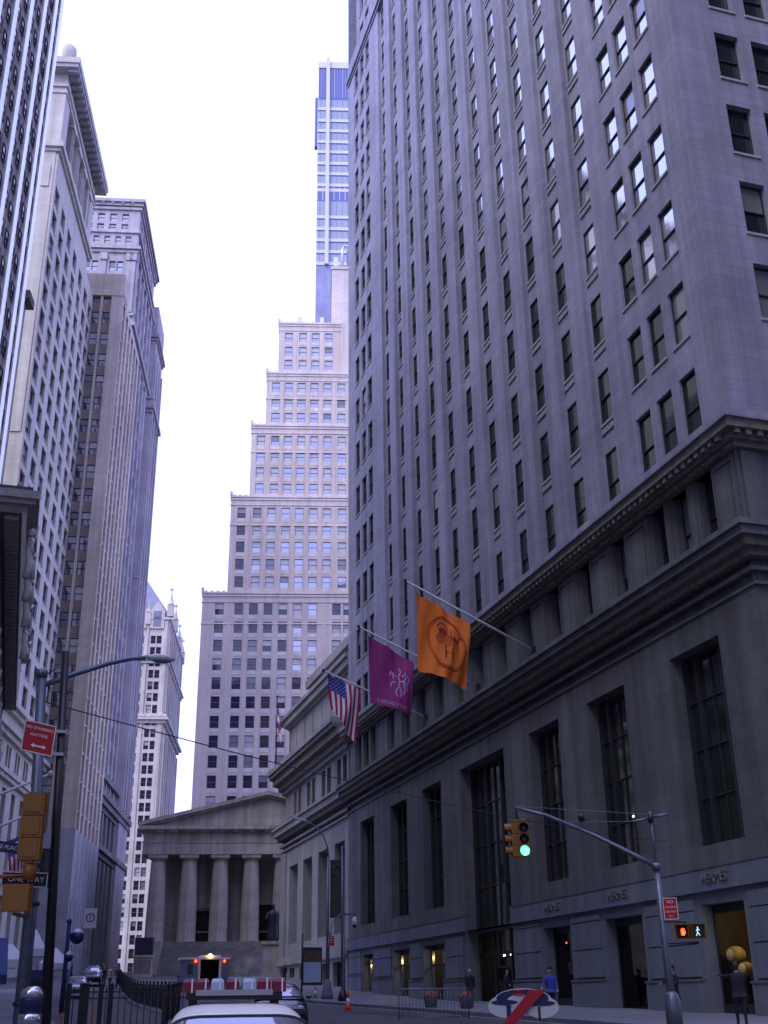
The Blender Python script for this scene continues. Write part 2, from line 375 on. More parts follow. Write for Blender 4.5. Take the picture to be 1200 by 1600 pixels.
def shopglass():
    m = bpy.data.materials.new('shop_glass'); m.use_nodes = True; t = m.node_tree; t.nodes.clear()
    o = t.nodes.new('ShaderNodeOutputMaterial'); mx = t.nodes.new('ShaderNodeMixShader'); tr = t.nodes.new('ShaderNodeBsdfTransparent'); gl = t.nodes.new('ShaderNodeBsdfGlossy')
    fr = t.nodes.new('ShaderNodeFresnel'); fr.inputs[0].default_value = 1.45; gl.inputs['Roughness'].default_value = .02; tr.inputs[0].default_value = (.85, .88, .86, 1)
    t.links.new(fr.outputs[0], mx.inputs[0]); t.links.new(tr.outputs[0], mx.inputs[1]); t.links.new(gl.outputs[0], mx.inputs[2]); t.links.new(mx.outputs[0], o.inputs[0]); return m
M['pane'] = shopglass()
def body(mb, x0, x1, y0, y1, z0, z1, m, skip='', roof='roof'):
    """plain sides of a building block; skip lists faces built elsewhere (W E S N)"""
    if 'W' not in skip: mb.face([(x0, y0, z0), (x0, y1, z0), (x0, y1, z1), (x0, y0, z1)], m)
    if 'E' not in skip: mb.face([(x1, y0, z0), (x1, y1, z0), (x1, y1, z1), (x1, y0, z1)], m)
    if 'S' not in skip: mb.face([(x0, y0, z0), (x1, y0, z0), (x1, y0, z1), (x0, y0, z1)], m)
    if 'N' not in skip: mb.face([(x0, y1, z0), (x1, y1, z0), (x1, y1, z1), (x0, y1, z1)], m)
    mb.face([(x0, y0, z1), (x1, y0, z1), (x1, y1, z1), (x0, y1, z1)], M[roof])
def slab(mb, x0, x1, y0, y1, z0, z1, o, m, n=1):
    mb.box(x0-o, x1+o, y0-o, y1+(o if n else 0), z0, z1, m)

# ================================================================== limestone skyscraper with the flags (right)
Y0 = 36.9; YN = 62.1; XD = 34.0
root = empty('limestone_skyscraper', (27, Y0, 0), 0, 'tall grey limestone tower flying three flags from its lower cornice', 'skyscraper')
Ww, Ws = Wall('W', 0), Wall('S', 0); lm, lb, gr = M['lime'], M['lime_shaded'], M['granite']
rows = [28.1+4.74*k for k in range(20)]; HW = 3.0
tri = [39.7-Y0, 41.78-Y0, 43.8-Y0]; triN = [91.25-Y0, 93.35-Y0, 95.6-Y0]; bays = [47.7+3.84*k-Y0 for k in range(11)]
specs = []; mb = MB(); holes = []; bh = []
def maddwin(W, s, zt, w_, d, rec=.28, h=HW, p=(.70, .06, .02, .12, .10), gl='glassg', cols=1):
    specs.append((win_mesh(w_, h, rec, 'frame', 'glass_skylit' if (zt > 37 and zt > .86*(s+Y0) and gl == 'glassg') else gl, 0 if (zt > 37 and gl == 'glassg' and random.random() < .85) else rvar(p), cols), W, s, zt-h, d))  # brightened glass goes only on windows whose reflection falls on sky
for zt in rows:
    if zt > 103: continue
    for c in tri+triN:
        h = HW if zt > 29 else 3.6
        holes.append((c-.7, c+.7, zt-h, zt)); maddwin(Ww, c, zt, 1.4, 0, .2, h)
    for c in bays:
        h = HW if zt > 29 else 3.6
        bh.append((c-.75, c+.75, zt-h, zt)); maddwin(Ww, c, zt, 1.5, .3, .08, h)
strips = [(c-1.02, c+1.02, 24.3, 103.0, .3) for c in bays]
facade(mb, Ww, 0, YN, 24.3, 103.0, holes+strips, .26, lm)
for c in bays:
    facade(mb, Ww, c-1.02, c+1.02, 24.3, 103.0, [h for h in bh if abs((h[0]+h[1])/2-c) < .1], .1, lm, d=.3)
    for zt in rows[:16]:      # small crenellated apron under every bay window
        za = zt-HW-.2
        if zt < 29: continue
        Ww.box(mb, c-.8, c+.8, za-.42, za-.34, .22, .305, lm)
        for k in range(6): Ww.box(mb, c-.72+k*.26, c-.6+k*.26, za-.34, za-.06, .25, .305, M['sill'])
# upper block set back at its north corner
hs = []
for zt in rows:
    if zt > 103:
        for c in tri+triN[:2]+bays: hs.append((c-.7, c+.7, zt-HW, zt)); maddwin(Ww, c, zt, 1.4, 0, .34)
facade(mb, Ww, 0, 58.6, 103.0, 121, hs, .34, lm)
mb.face([(0, 58.6, 103), (XD, 58.6, 103), (XD, 58.6, 121), (0, 58.6, 121)], lm); mb.face([(0, 58.6, 103), (XD, 58.6, 103), (XD, YN, 103), (0, YN, 103)], M['roof'])
# south face
sx = [3.15, 5.3]+[9.0+3.84*k for k in range(6)]; hs = []
for zt in rows[:18]:
    for c in sx:
        h = HW if zt > 29 else 3.6
        hs.append((c-.7, c+.7, zt-h, zt)); maddwin(Ws, c, zt, 1.4, 0, .34, h, (.6, .05, .02, .13, .2), 'glass')
facade(mb, Ws, 0, XD, 24.3, 121, hs, .34, lm)
body(mb, 0, XD, 0, YN, 0, 121, lm, 'WS')
for za, zb, o in ((99.6, 100.0, .12), (100.0, 100.7, .3), (120.2, 121.2, .6)): slab(mb, 0, XD, 0, YN if za < 103 else 58.6, za, zb, o, lm, 0)
mb.build('wall', root)
# frieze storey between the two cornices
mb = MB(); fs = [tri[0], tri[1], tri[2]]+bays+triN; hs = [(c-.62, c+.62, 19.2, 22.95) for c in fs]
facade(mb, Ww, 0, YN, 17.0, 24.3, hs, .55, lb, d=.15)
for c in fs: specs.append((win_mesh(1.24, 3.75, .5, 'frame', 'glass', rvar((.7, 0, 0, .15, .15))), Ww, c, 19.2, .15))
for a, c in zip([-.55]+fs, fs+[YN+.5]):
    a0, a1 = a+.78, c-.78
    if a1-a0 < .35: continue
    Ww.box(mb, a0, a1, 19.25, 22.9, .02, .16, lb)
    if a1-a0 > .9:
        Ww.box(mb, a0+.12, a0+.2, 19.5, 22.6, -.05, .03, lb); Ww.box(mb, a1-.2, a1-.12, 19.5, 22.6, -.05, .03, lb)
        Ww.box(mb, a0+.38, a1-.38, 19.7, 22.4, -.03, .03, lb); Ww.box(mb, a0+.12, a1-.12, 22.6, 22.7, -.05, .03, lb)
facade(mb, Ws, 0, XD, 0, 24.3, [], 0, lb, d=.12)
for k in range(9): Ws.box(mb, .2+3.8*k, 1.2+3.8*k, 19.25, 22.9, -.02, .13, lb)
mb.build('frieze_storey', root)
mb = MB(); bz = M['bronze']
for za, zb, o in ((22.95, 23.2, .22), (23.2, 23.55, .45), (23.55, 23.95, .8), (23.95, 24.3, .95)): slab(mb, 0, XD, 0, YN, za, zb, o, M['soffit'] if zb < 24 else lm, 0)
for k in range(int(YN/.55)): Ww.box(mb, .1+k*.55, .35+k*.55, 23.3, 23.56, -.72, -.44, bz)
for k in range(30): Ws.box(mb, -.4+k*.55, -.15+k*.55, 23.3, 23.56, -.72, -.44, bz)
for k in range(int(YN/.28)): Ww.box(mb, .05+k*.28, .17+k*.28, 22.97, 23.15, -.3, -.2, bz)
mb.build('upper_cornice', root)
mb = MB()
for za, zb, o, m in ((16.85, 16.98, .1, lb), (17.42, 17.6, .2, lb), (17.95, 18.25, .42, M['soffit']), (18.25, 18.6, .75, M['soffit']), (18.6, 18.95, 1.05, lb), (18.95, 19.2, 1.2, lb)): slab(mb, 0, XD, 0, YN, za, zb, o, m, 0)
mb.build('lower_cornice', root)
# base storeys
talls = [(39.95, 43.95), (48.3, 52.35), (55.8, 59.8), (74.85, 78.95), (82.5, 86.6), (91.15, 95.2)]; ent = (63.6, 71.1)
shops = [(40.6, 43.85), (48.7, 52.4), (56.2, 59.5), (75.1, 79.4), (82.5, 86.4), (91.7, 94.6)]
mb = MB(); hs = [(a-Y0, c-Y0, 7.4, 15.65, .75) for a, c in talls]+[(ent[0]-Y0, ent[1]-Y0, 5.65, 15.65, .9)]
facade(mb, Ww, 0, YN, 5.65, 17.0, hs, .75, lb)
hs = [(a-Y0, c-Y0, G(a)+.1, 5.15, .7) for a, c in shops]+[(ent[0]-Y0, ent[1]-Y0, G(60), 5.65, .9)]
facade(mb, Ww, 0, YN, 0, 5.65, hs, .7, gr)
edges = [0]+[v-Y0 for a, c in sorted(shops+[ent]) for v in (a, c)]+[YN]
for a, c in zip(edges[::2], edges[1::2]):       # rusticated piers: blocks with open joints over a plinth
    yg = G(a+Y0); a0, c0 = a+.12 if a > 0 else a, c-.12
    p0 = yg+1.35
    Ww.box(mb, a0-.04, c0+.04, 0, p0, -.16, .01, gr); Ww.box(mb, a0-.06, c0+.06, p0, p0+.09, -.2, .01, M['lime_shaded'])
    z = p0+.12
    while z < 5.3:
        zz = min(z+1.28, 5.4); Ww.box(mb, a0+.25, c0-.25, z+.06, zz, -.10, .01, gr); z = zz
for a, c in ((0, ent[0]-Y0), (ent[1]-Y0, YN)):
    Ww.box(mb, a, c, 5.62, 5.76, -.2, .01, gr); Ww.box(mb, a, c, 5.76, 6.5, -.14, .01, gr); Ww.box(mb, a, c, 6.5, 6.58, -.17, .01, lb)
mb.build('base_storeys', root)
for i, (a, c) in enumerate(talls+[ent]):
    wd = c-a; isent = (a == ent[0]); zb = 5.65 if isent else 7.4; hh = 15.65-zb; b = MB(); F = M['frame']; dd = .0
    n = 6 if isent else 4
    b.box(-wd/2, wd/2, .68, .82, 0, .12, F); b.box(-wd/2, wd/2, .68, .82, hh-.14, hh-.002, F)
    for k in range(n+1):
        x = -wd/2+.06+(wd-.12)*k/n; big = (k in (0, n)) or (k % 2 == 1 if n == 4 else k in (2, 4)); t = .085 if big else .03
        b.box(x-t, x+t, .6 if big else .7, .84, .12, hh-.14, F)
    nz = 4
    for k in range(1, nz): b.box(-wd/2, wd/2, .7, .8, hh*k/nz-.035, hh*k/nz+.035, F)
    o = b.build('tall_window', root); o.location = Ww.P((a+c)/2-Y0, zb, .15 if isent else 0); o.rotation_euler = (0, 0, -math.pi/2)
    g = MB()
    for k in range(nz):
        for j in range(n):
            t = random.uniform(-.015, .015); x0 = -wd/2+wd*j/n; x1 = -wd/2+wd*(j+1)/n
            g.face([(x0, .78+t, hh*k/nz), (x1, .78-t, hh*k/nz), (x1, .78-t+.01, hh*(k+1)/nz), (x0, .78+t+.01, hh*(k+1)/nz)], M['glassg'])
    g.build('pane', o)
# ground floor openings
def shop(a, c, style):
    wd = c-a; zb = G(a)+.1; hh = 5.15-zb; b = MB(); F = M['frame']
    o = empty('shop_window' if style != 'door' else 'doorway'); o.parent = root; o.location = Ww.P((a+c)/2-Y0, zb, 0); o.rotation_euler = (0, 0, -math.pi/2)
    lin = M['shopwarm'] if style == 'warm' else M['shopdark']
    b.box(-wd/2, wd/2, 2.4, 2.5, 0, hh, lin); b.box(-wd/2-.1, -wd/2, .71, 2.5, 0, hh, lin); b.box(wd/2, wd/2+.1, .71, 2.5, 0, hh, lin)
    b.box(-wd/2, wd/2, .71, 2.5, hh, hh+.1, lin); b.box(-wd/2, wd/2, .02, 2.5, -.1, .04, M['shopdark'])
    b.build('interior', o)
    f = MB(); t = .09
    f.box(-wd/2, -wd/2+t, .6, .72, .04, hh, F); f.box(wd/2-t, wd/2, .6, .72, .04, hh, F); f.box(-wd/2+t, wd/2-t, .6, .72, hh-.35, hh-.002, F); f.box(-wd/2+t, wd/2-t, .6, .72, .04, .45 if style != 'door' else .1, F)
    if style == 'lobby':
        f.box(-.05, .05, .6, .72, .45, hh-.35, M['steel']); f.box(-wd/2+t, wd/2-t, .6, .72, 2.2, 2.32, F)
        f.box(-wd/2+t, -wd/2+t+.05, .58, .74, .45, hh-.35, M['steelb'])
    f.build('window_frame', o)
    g = MB(); g.face([(-wd/2+t, .66, .1), (wd/2-t, .66, .1), (wd/2-t, .66, hh-.3), (-wd/2+t, .66, hh-.3)], M['pane']); g.build('pane', o)
    l = MB()
    if style == 'lobby':
        for k in range(3): l.box(-wd/2+.6+k*.9, -wd/2+1.2+k*.9, 1.4, 1.5, hh-.75, hh-.62, M['warm_on'])
        l.box(-wd*.1, wd*.3, 2.2, 2.3, 1.2, hh-1, M['blindd'])
    if style == 'warm':
        for x in (.25, .75):
            l.tube([(x, 1.2, hh-.05), (x, 1.2, hh-.85)], .01, M['frame'], 5); l.lathe((x, 1.2, hh-1.15), [(.02, 0), (.12, .1), (.15, .25), (.05, .32)], M['warm_on'], 12)
    if len(l.v): l.build('shop_lights', o)
for (a, c), st in zip(shops, ('warm', 'door', 'dim', 'lobby', 'lobby', 'lobby')): shop(a, c, st)
# glazed entrance under the big centre window
o = empty('entrance'); o.parent = root; o.location = Ww.P(sum(ent)/2-Y0, G(66)+.1, .15); o.rotation_euler = (0, 0, -math.pi/2)
wd = ent[1]-ent[0]; hh = 5.65-G(66)-.1; b = MB()
b.box(-wd/2, wd/2, .7, .85, 2.7, 2.85, M['frame']); b.box(-wd/2, wd/2, .5, .9, hh-.12, hh+.1, M['steel'])
for x in (-wd/2+.06, -1.3, 1.3, wd/2-.06): b.box(x-.06, x+.06, .7, .84, 0, hh, M['frame'])
b.box(-wd/2, wd/2, 3.4, 3.5, -.1, hh, M['shopdark']); b.box(-wd/2-.1, -wd/2, .9, 3.5, -.1, hh, M['shopdark']); b.box(wd/2, wd/2+.1, .9, 3.5, -.1, hh, M['shopdark'])
b.box(-wd/2, wd/2, .9, 3.5, hh, hh+.1, M['shopdark']); b.build('door_frame', o)
g = MB(); g.face([(-wd/2, .78, 0), (wd/2, .78, 0), (wd/2, .78, hh), (-wd/2, .78, hh)], M['pane']); g.build('pane', o)
g = MB(); g.box(-1.2, 1.2, 1.2, 1.3, 2.95, hh-.2, M['blind'])
for k in range(5): g.ball((-2.4+k*1.1, 1.8, 2.75), .07, M['warm_on'], 8)
g.build('lobby_lamps', o)
for a, c in shops[:3]:       # raised lettering over the three right-hand doors
    me = text_mesh('HERMES', .55, M['soffit'], 'lettering', .02)
    T = frame_mat(Ww.P((a+c)/2-Y0, 6.1, -.18), (0, -1, 0), (0, 0, 1)); put('lettering', me, root, T)
place_windows(root, specs)

# ================================================================== low corner bank
root = empty('corner_bank', (27, 99, 0), 0, 'low pale marble bank with deep tall windows beyond the flags', 'bank building')
mb = MB(); mk = M['bank']; Wb = Wall('W', 0); off = 99
tw = [(100.6, 104.2), (106.6, 110.4), (112.9, 116.8), (119.2, 123.1)]; hs = [(a-off, c-off, 7.2, 14.9, 1.1) for a, c in tw]
cut = 27.8   # where the chamfered corner starts
facade(mb, Wb, 0, cut, 5.9, 17.0, hs, 1.1, mk, d=.1)
bw_ = [(101.2, 104.0), (105.2, 108.0), (114.5, 117.0), (119.3, 121.6), (124.2, 125.8)]; hs = [(a-off, c-off, G(a)+.3, 4.9, .5) for a, c in bw_]
facade(mb, Wb, 0, cut, 0, 5.9, hs, .5, mk, d=-.05)
prs = [(100.2, 1), (104.1, 1), (110.4, 1), (116.9, 1)]
hs = []
for c0 in (102.6, 108.5, 114.8, 121.0): hs += [(c0-off-1.75, c0-off-.35, 19.4, 22.6), (c0-off+.35, c0-off+1.75, 19.4, 22.6)]
facade(mb, Wb, 0, cut, 17.0, 24.6, hs, .5, mk, d=.35)
for s0, s1, z0, z1, dd in ((0, cut, 26.3, 31.2, .6),): facade(mb, Wb, s0, s1, z0, z1, [], 0, mk, d=dd)
for k in range(7): Wb.box(mb, 1.0+k*3.8, 1.12+k*3.8, 26.6, 30.4, .52, .61, mk)
# chamfer and Wall Street side
def poly_wall(z0, z1, inset, m):
    mb.face([(inset, cut, z0), (2.6+inset, cut+3.2, z0), (2.6+inset, cut+3.2, z1), (inset, cut, z1)], m)
    mb.face([(2.6+inset, cut+3.2, z0), (30, cut+3.2, z0), (30, cut+3.2, z1), (2.6+inset, cut+3.2, z1)], m)
    mb.face([(inset, cut, z1), (inset, 0, z1), (30, 0, z1), (30, cut+3.2, z1), (2.6+inset, cut+3.2, z1)], m)
poly_wall(0, 17, .1, mk); poly_wall(17, 24.6, .35, mk); poly_wall(26, 31.2, .6, mk)
Wb.box(mb, cut-2.4, cut-.2, 5.9, 16.5, -.12, .11, mk)
mb.build('wall', root)
def ring(mb, z0, z1, o, m):     # moulding that follows the street side and the chamfer
    P = [(-o, 0), (-o, cut+o*.4), (2.6-o*.3, cut+3.2+o), (30, cut+3.2+o), (30, 0)]
    mb.rings([[(x, y, z0) for x, y in P], [(x, y, z1) for x, y in P]], m, smooth=False)
mb = MB()
for z0, z1, o, m in ((5.2, 5.45, .35, mk), (5.45, 5.9, .2, mk), (5.9, 6.1, .08, mk), (16.7, 16.85, .12, mk), (17.2, 17.4, .2, mk), (17.9, 18.3, .5, M['soffit']), (18.3, 18.9, .9, mk), (18.9, 19.15, 1.1, mk)): ring(mb, z0, z1, o, m)
mb.build('lower_cornice', root)
mb = MB()
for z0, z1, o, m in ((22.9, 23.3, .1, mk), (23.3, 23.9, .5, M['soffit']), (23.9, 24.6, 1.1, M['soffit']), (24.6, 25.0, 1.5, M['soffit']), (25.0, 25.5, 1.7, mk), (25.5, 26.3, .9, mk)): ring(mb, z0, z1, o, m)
mb.build('main_cornice', root)
mb = MB()
for z0, z1, o, m in ((30.2, 30.5, -.35, mk), (30.5, 31.2, .1, mk), (31.2, 31.6, .35, mk)): ring(mb, z0, z1, o, m)
mb.build('parapet', root)
mb = MB(); Wp = Wall('W', 5.0); hs = []; sp2 = []
pw = [(1.5, 2.6, 1), (5.2, 8.2, 2), (10.2, 11.4, 1), (14, 17, 2), (19.5, 20.7, 1), (22.8, 25.8, 2), (28.4, 29.4, 1)]
for a, c, n in pw: hs.append((a+7, c+7, 34.2, 36.9)) if False else hs.append((a+5.5, c+5.5, 34.2, 36.9))
facade(mb, Wp, 0, 36.5, 31, 38.0, hs, .35, mk); body(mb, 5.0, 25, 0, 36.5, 31, 38, mk, 'W'); slab(mb, 5, 25, 0, 36.5, 37.6, 38.6, .5, mk); slab(mb, 5, 25, 0, 36.5, 38.6, 39.0, .2, mk)
mb.build('penthouse', root)
sp2 = []
for a, c, n in pw: sp2.append((win_mesh(c-a, 2.7, .3, 'frame', 'glass', 0, n, False), Wp, (a+c)/2+5.5, 34.2, 0))
for a, c in tw: sp2.append((win_mesh(c-a, 7.7, 1.05, 'frame', 'blindd', 0, 2, False), Wb, (a+c)/2-off, 7.2, .1))
for a, c in bw_: sp2.append((win_mesh(c-a, 4.9-G(a)-.3, .45, 'frame', 'glass', 0, 2, False), Wb, (a+c)/2-off, G(a)+.3, -.05))
for c0 in (102.6, 108.5, 114.8, 121.0):
    for e in (-1.05, 1.05): sp2.append((win_mesh(1.4, 3.2, .45, 'frame', 'glass', 0, 1, False), Wb, c0-off+e, 19.4, .35))
place_windows(root, sp2)
# bare shrub on the penthouse roof terrace
b = MB(); rng = random.Random(3)
def branch(p, d, l, r, n):
    q = p+d*l; b.tube([p, q], [r, r*.6], M['bark'], 5, False)
    if n:
        for _ in range(4):
            e = (d+Vector((rng.uniform(-.9, .9), rng.uniform(-.9, .9), rng.uniform(-.1, .7)))).normalized(); branch(p.lerp(q, rng.uniform(.5, 1)), e, l*.7, r*.55, n-1)
branch(Vector((0, 0, 0)), Vector((0, 0, 1)), 1.6, .07, 4)
tag(b.build('bare_tree', None, (33.4, 103.5, 39.0)), 'small leafless tree on the roof terrace above the marble bank', 'tree')

# ================================================================== portico temple building at the head of the street
root = empty('columned_hall', (23.4, 153, 0), 12.3, 'marble hall with doric columns and triangular pediment at the end of the street', 'building')
tm = M['temple']; c0 = -6.8; pc = 3.97; xL = -9.0; xR = c0+7*pc+2.2; xm = (xL+xR)/2; BZ = 8.9
mb = MB(); Wt = Wall('S', 4.2)
hs = [(-2.1, .5, BZ+.05, 12.9, .4), (5.5, 8.8, BZ+.05, 13.6, .4)]
facade(mb, Wt, xL+1, xR-1, BZ, 19.5, hs, .4, tm); body(mb, xL+1, xR-1, 4.2, 48, 0, 21, tm, 'S')
for a, c, z in ((-2.5, -2.12, 12.9), (.52, .9, 12.9)): Wt.box(mb, a, c, BZ, z+.3, -.14, .02, tm)
Wt.box(mb, -2.9, 1.3, 13.2, 13.65, -.3, .02, tm); Wt.box(mb, xL+1, xR-1, 10.2, 10.4, -.06, .02, tm)
mb.box(xL+.1, xR-.1, -1.2, 4.4, 7.9, BZ, tm)
mb.build('wall', root)
mb = MB(); mb.box(-2.1, .5, 4.5, 4.58, BZ, 12.9, M['shopdark']); mb.box(-1.0, -.94, 4.46, 4.5, BZ, 12.9, M['frame']); mb.build('door', root)
mb = MB(); mb.box(5.5, 8.8, 4.5, 4.58, BZ, 13.6, M['shopdark']); mb.build('door', root)
prof = [(1.2, 0), (1.2, .02), (1.18, 2.5), (1.12, 5.0), (1.03, 7.6), (.95, 9.7), (.95, 9.72), (.9, 9.78), (1.0, 9.95), (1.18, 10.12)]
def doric():
    b = MB(); R_ = []
    n = 40
    for r, z in prof:
        R_.append([((r*(1-(.045 if k % 2 else 0)*(1 if z < 9.71 else 0)))*math.cos(2*math.pi*k/n), (r*(1-(.045 if k % 2 else 0)*(1 if z < 9.71 else 0)))*math.sin(2*math.pi*k/n), z) for k in range(n)])
    b.rings(R_, tm, smooth=False); b.box(-1.22, 1.22, -1.22, 1.22, 10.12, 10.55, tm); return b.mesh('column')
dm = doric()
for k in range(8): o = put('column', dm, root); o.location = (c0+k*pc, .3, BZ)
mb = MB()
mb.box(xL+.15, xR-.15, -1.0, 4.3, 19.45, 20.85, tm); mb.box(xL+.08, xR-.08, -1.08, 4.3, 20.85, 21.0, tm); mb.box(xL+.2, xR-.2, -.92, 4.3, 21.0, 22.35, tm)
mb.box(xL-.25, xR+.25, -1.5, 46, 22.35, 22.5, tm); mb.box(xL-.45, xR+.45, -1.75, 46, 22.5, 22.95, tm)
for k in range(15):
    x = c0+k*pc/2
    for j in (-.28, 0, .28): mb.box(x+j-.10, x+j+.10, -1.10, -.9, 21.0, 22.2, tm)
    mb.box(x-.42, x+.42, -1.45, -.9, 22.2, 22.36, tm)
mb.build('entablature', root)
mb = MB(); AP = 27.0
mb.face([(xL+.2, -.9, 22.95), (xR-.2, -.9, 22.95), (xm, -.9, AP-.45)], tm)
for s_ in (-1, 1):     # raking cornices
    x0 = xL-.5 if s_ < 0 else xR+.5
    for (o, y0, za, zb) in ((0, -1.75, .0, .45), (0, -1.35, -.28, .0)):
        P = [(x0, y0, 22.95+za), (xm, y0, AP-.1+za), (xm, y0, AP-.1+zb), (x0, y0, 22.95+zb)]; Q = [(x, 46, z) for x, _, z in P]
        mb.rings([P, Q], tm, smooth=False)
mb.build('pediment', root)
mb = MB()
mb.face([(xL-.5, -1.7, 23.42), (xm, -1.7, AP+.38), (xm, 46, AP+.38), (xL-.5, 46, 23.42)], M['roof']); mb.face([(xR+.5, -1.7, 23.42), (xm, -1.7, AP+.38), (xm, 46, AP+.38), (xR+.5, 46, 23.42)], M['roof'])
mb.ball((3.2, 2, 25.9), .55, M['plastic'], 12, (1.2, 1, .8)); mb.box(2.6, 3.9, 1.5, 2.5, 25.1, 25.5, M['plastic'])
mb.build('roof', root)
mb = MB(); n = 18
for k in range(n): mb.box(-5.4, 19, -1.2-.36*(n-k), -1.2-.36*(n-k-1)+.01, 3.5, 5.3+(BZ-5.3)*(k+1)/n-.001*k, M['equilow'])
mb.box(-6.9, -5.4, -5.4, -1.2, 3.5, 8.85, tm); mb.box(19, 20.5, -7.6, -1.2, 3.5, 8.85, tm)
mb.build('stairs', root)
root = empty('standing_statue', (29.0, 140.2, 0), 12.3, 'dark bronze statue of a cloaked standing man on a pale pedestal', 'statue')
b = MB(); b.box(-1.3, 1.3, -1.2, 1.2, 4.0, 4.7, tm); b.box(-1.05, 1.05, -1.0, 1.0, 4.7, 8.0, tm); b.box(-1.25, 1.25, -1.2, 1.2, 8.0, 8.35, tm); b.build('pedestal', root)
b = MB(); z = 8.35
b.rings([[(x*math.cos(t)*.75, x*.5*math.sin(t), z+h) for t in [2*math.pi*k/16 for k in range(16)]] for x, h in ((.95, 0), (.85, .5), (.72, 1.6), (.62, 2.3), (.78, 2.9), (.72, 3.3), (.25, 3.5), (.2, 3.62))], M['bronzest'])
b.ball((0, -.02, z+3.9), .28, M['bronzest'], 14, (.85, .95, 1.2))
b.tube([(-.5, 0, z+3.2), (-.78, -.25, z+2.6), (-.75, -.75, z+2.5), (-.74, -1.0, z+2.55)], [.17, .15, .11, .08], M['bronzest'], 8); b.tube([(.5, 0, z+3.2), (.8, 0, z+2.5), (.62, -.3, z+2.05)], [.17, .15, .1], M['bronzest'], 8)
b.tube([(.1, .3, z+3.3), (.45, .45, z+1.5), (.6, .4, z+.1)], [.25, .5, .6], M['bronzest'], 8); b.build('figure', root)
b = MB(); b.box(-1, 1, -.9, .9, 0, 2.2, tm); b.box(-1.15, 1.15, -1.05, 1.05, 2.2, 2.45, tm); b.box(-.95, .95, -.92, -.9, .5, 1.9, M['equilow']); b.box(-1, 1, -.8, .8, 2.45, 4.3, M['navy'])
o = b.build('bulletin_pedestal', None, (14.2, 140, G(140)-.2), -rad(12)); tag(o, 'pale stone plinth with a framed notice, left of the hall steps', 'plinth')

# ================================================================== stepped office tower behind the hall
root = empty('stepped_office_tower', (28.8, 213.1, 0), 14, 'cream office tower stepping back in tiers above the columned hall', 'office tower')
cr = M['cream']; cbn = M['creamband']
tiers = [(-.4, 44, 0, 76.3, [3.0, 6.8, 9.65, 12.5, 15.4, 18.3, 21.2, 25.9, 28.1, 32], [74.0-3.72*k for k in range(15)]),
         (4.3, 44, 76.3, 97.5, [6.5, 9.7, 12.6, 15.5, 18.3, 21.1, 23.9, 27.0, 30], [94.9-3.73*k for k in range(5)]),
         (7.9, 44, 97.5, 114.5, [9.9, 12.9, 15.6, 18.3, 21.1, 23.9, 26.9, 30], [111.9-3.7*k for k in range(4)]),
         (10.7, 44, 114.5, 127.8, [12.7, 15.5, 18.2, 21.0, 23.8, 26.8, 30], [125.3-3.7*k for k in range(3)]),
         (13.0, 26.8, 127.8, 141.1, [15.2, 18.3, 21.1, 24.0], [138.5, 134.9, 131.5])]
mb = MB(); specs = []
for i, (x0, x1, z0, z1, cs, rs) in enumerate(tiers):
    y = .9*i; W = Wall('S', y); hs = []
    for zt in rs:
        for c in cs:
            hs.append((c-.86, c+.86, zt-2.35, zt))
            lit = (i >= 1 and c > 8) or (i == 0 and c > 16 and zt > 60) or i >= 2  # extra pale blinds and coated panes stand in for sky reflection
            v = rvar((.25, .3, .35, .05, .05) if lit else (.62, .1, .12, .08, .08))
            specs.append((win_mesh(1.72, 2.35, .22, 'framel', 'glassr' if lit else 'glass', v, 1, False), W, c, zt-2.35, 0))
    facade(mb, W, x0, x1, z0, z1, hs, .24, cr)
    body(mb, x0, x1, y, 40-y, z0-(1 if i else 0), z1, cr, 'S')
    for zt in rs:      # brick aprons under the windows
        for c in cs: W.box(mb, c-.8, c+.8, zt-3.2, zt-2.38, -.05, .01, cbn)
    for a, c in zip(cs, cs[1:]): W.box(mb, (a+c)/2-.22, (a+c)/2+.22, z0, z1-2.6, -.09, .01, cr)
    slab(mb, x0, x1, y, 40-y, z1-2.1, z1-1.9, .12, cbn); slab(mb, x0, x1, y, 40-y, z1-.9, z1-.6, .15, cbn); slab(mb, x0, x1, y, 40-y, z1-.35, z1+.05, .2, cbn)
    if i < 4: slab(mb, x0, x1, y, 40-y, z1-6.6, z1-6.3, .1, cbn)
    for k in range(24):
        if x0+.4+k*1.15 < x1-.5: W.box(mb, x0+.4+k*1.15, x0+.9+k*1.15, z1+.05, z1+.3, -.1, .3, cbn)
    mb.box(x0-.25, x0+.25, y-.25, y+.4, z1, z1+.9, cbn)
mb.box(-.41, .5, -.02, .5, 0, .1, cr)
mb.box(26.8, 44, 3, 36, 127.8, 141.0, cr); mb.box(24.6, 44, 5, 34, 141, 157, cbn); mb.box(24.4, 44, 4.8, 34, 156.6, 157.4, cr)
for x in (17, 22): mb.box(x, x+.9, 4.4, 5.2, 141.1, 143.2, M['plastic'])
mb.build('wall', root)
b = MB(); b.tube([(27, 5.5, 157.2), (27, 5.5, 162.5), (27.3, 5.5, 163.4), (29.6, 5.5, 163.5), (29.8, 5.5, 160)], .32, M['plastic'], 8); b.box(28, 29, 5, 6, 157, 161.8, M['framel']); b.box(25, 26, 5, 6, 157.4, 160, M['plastic']); b.build('roof_plant', root)
place_windows(root, specs)
for k, (x, z, d) in enumerate(((9.6, 98.2, 0), )): pass
b = MB()
for x, zz in ((7.2, 97.6), (7.75, 97.6)): pass

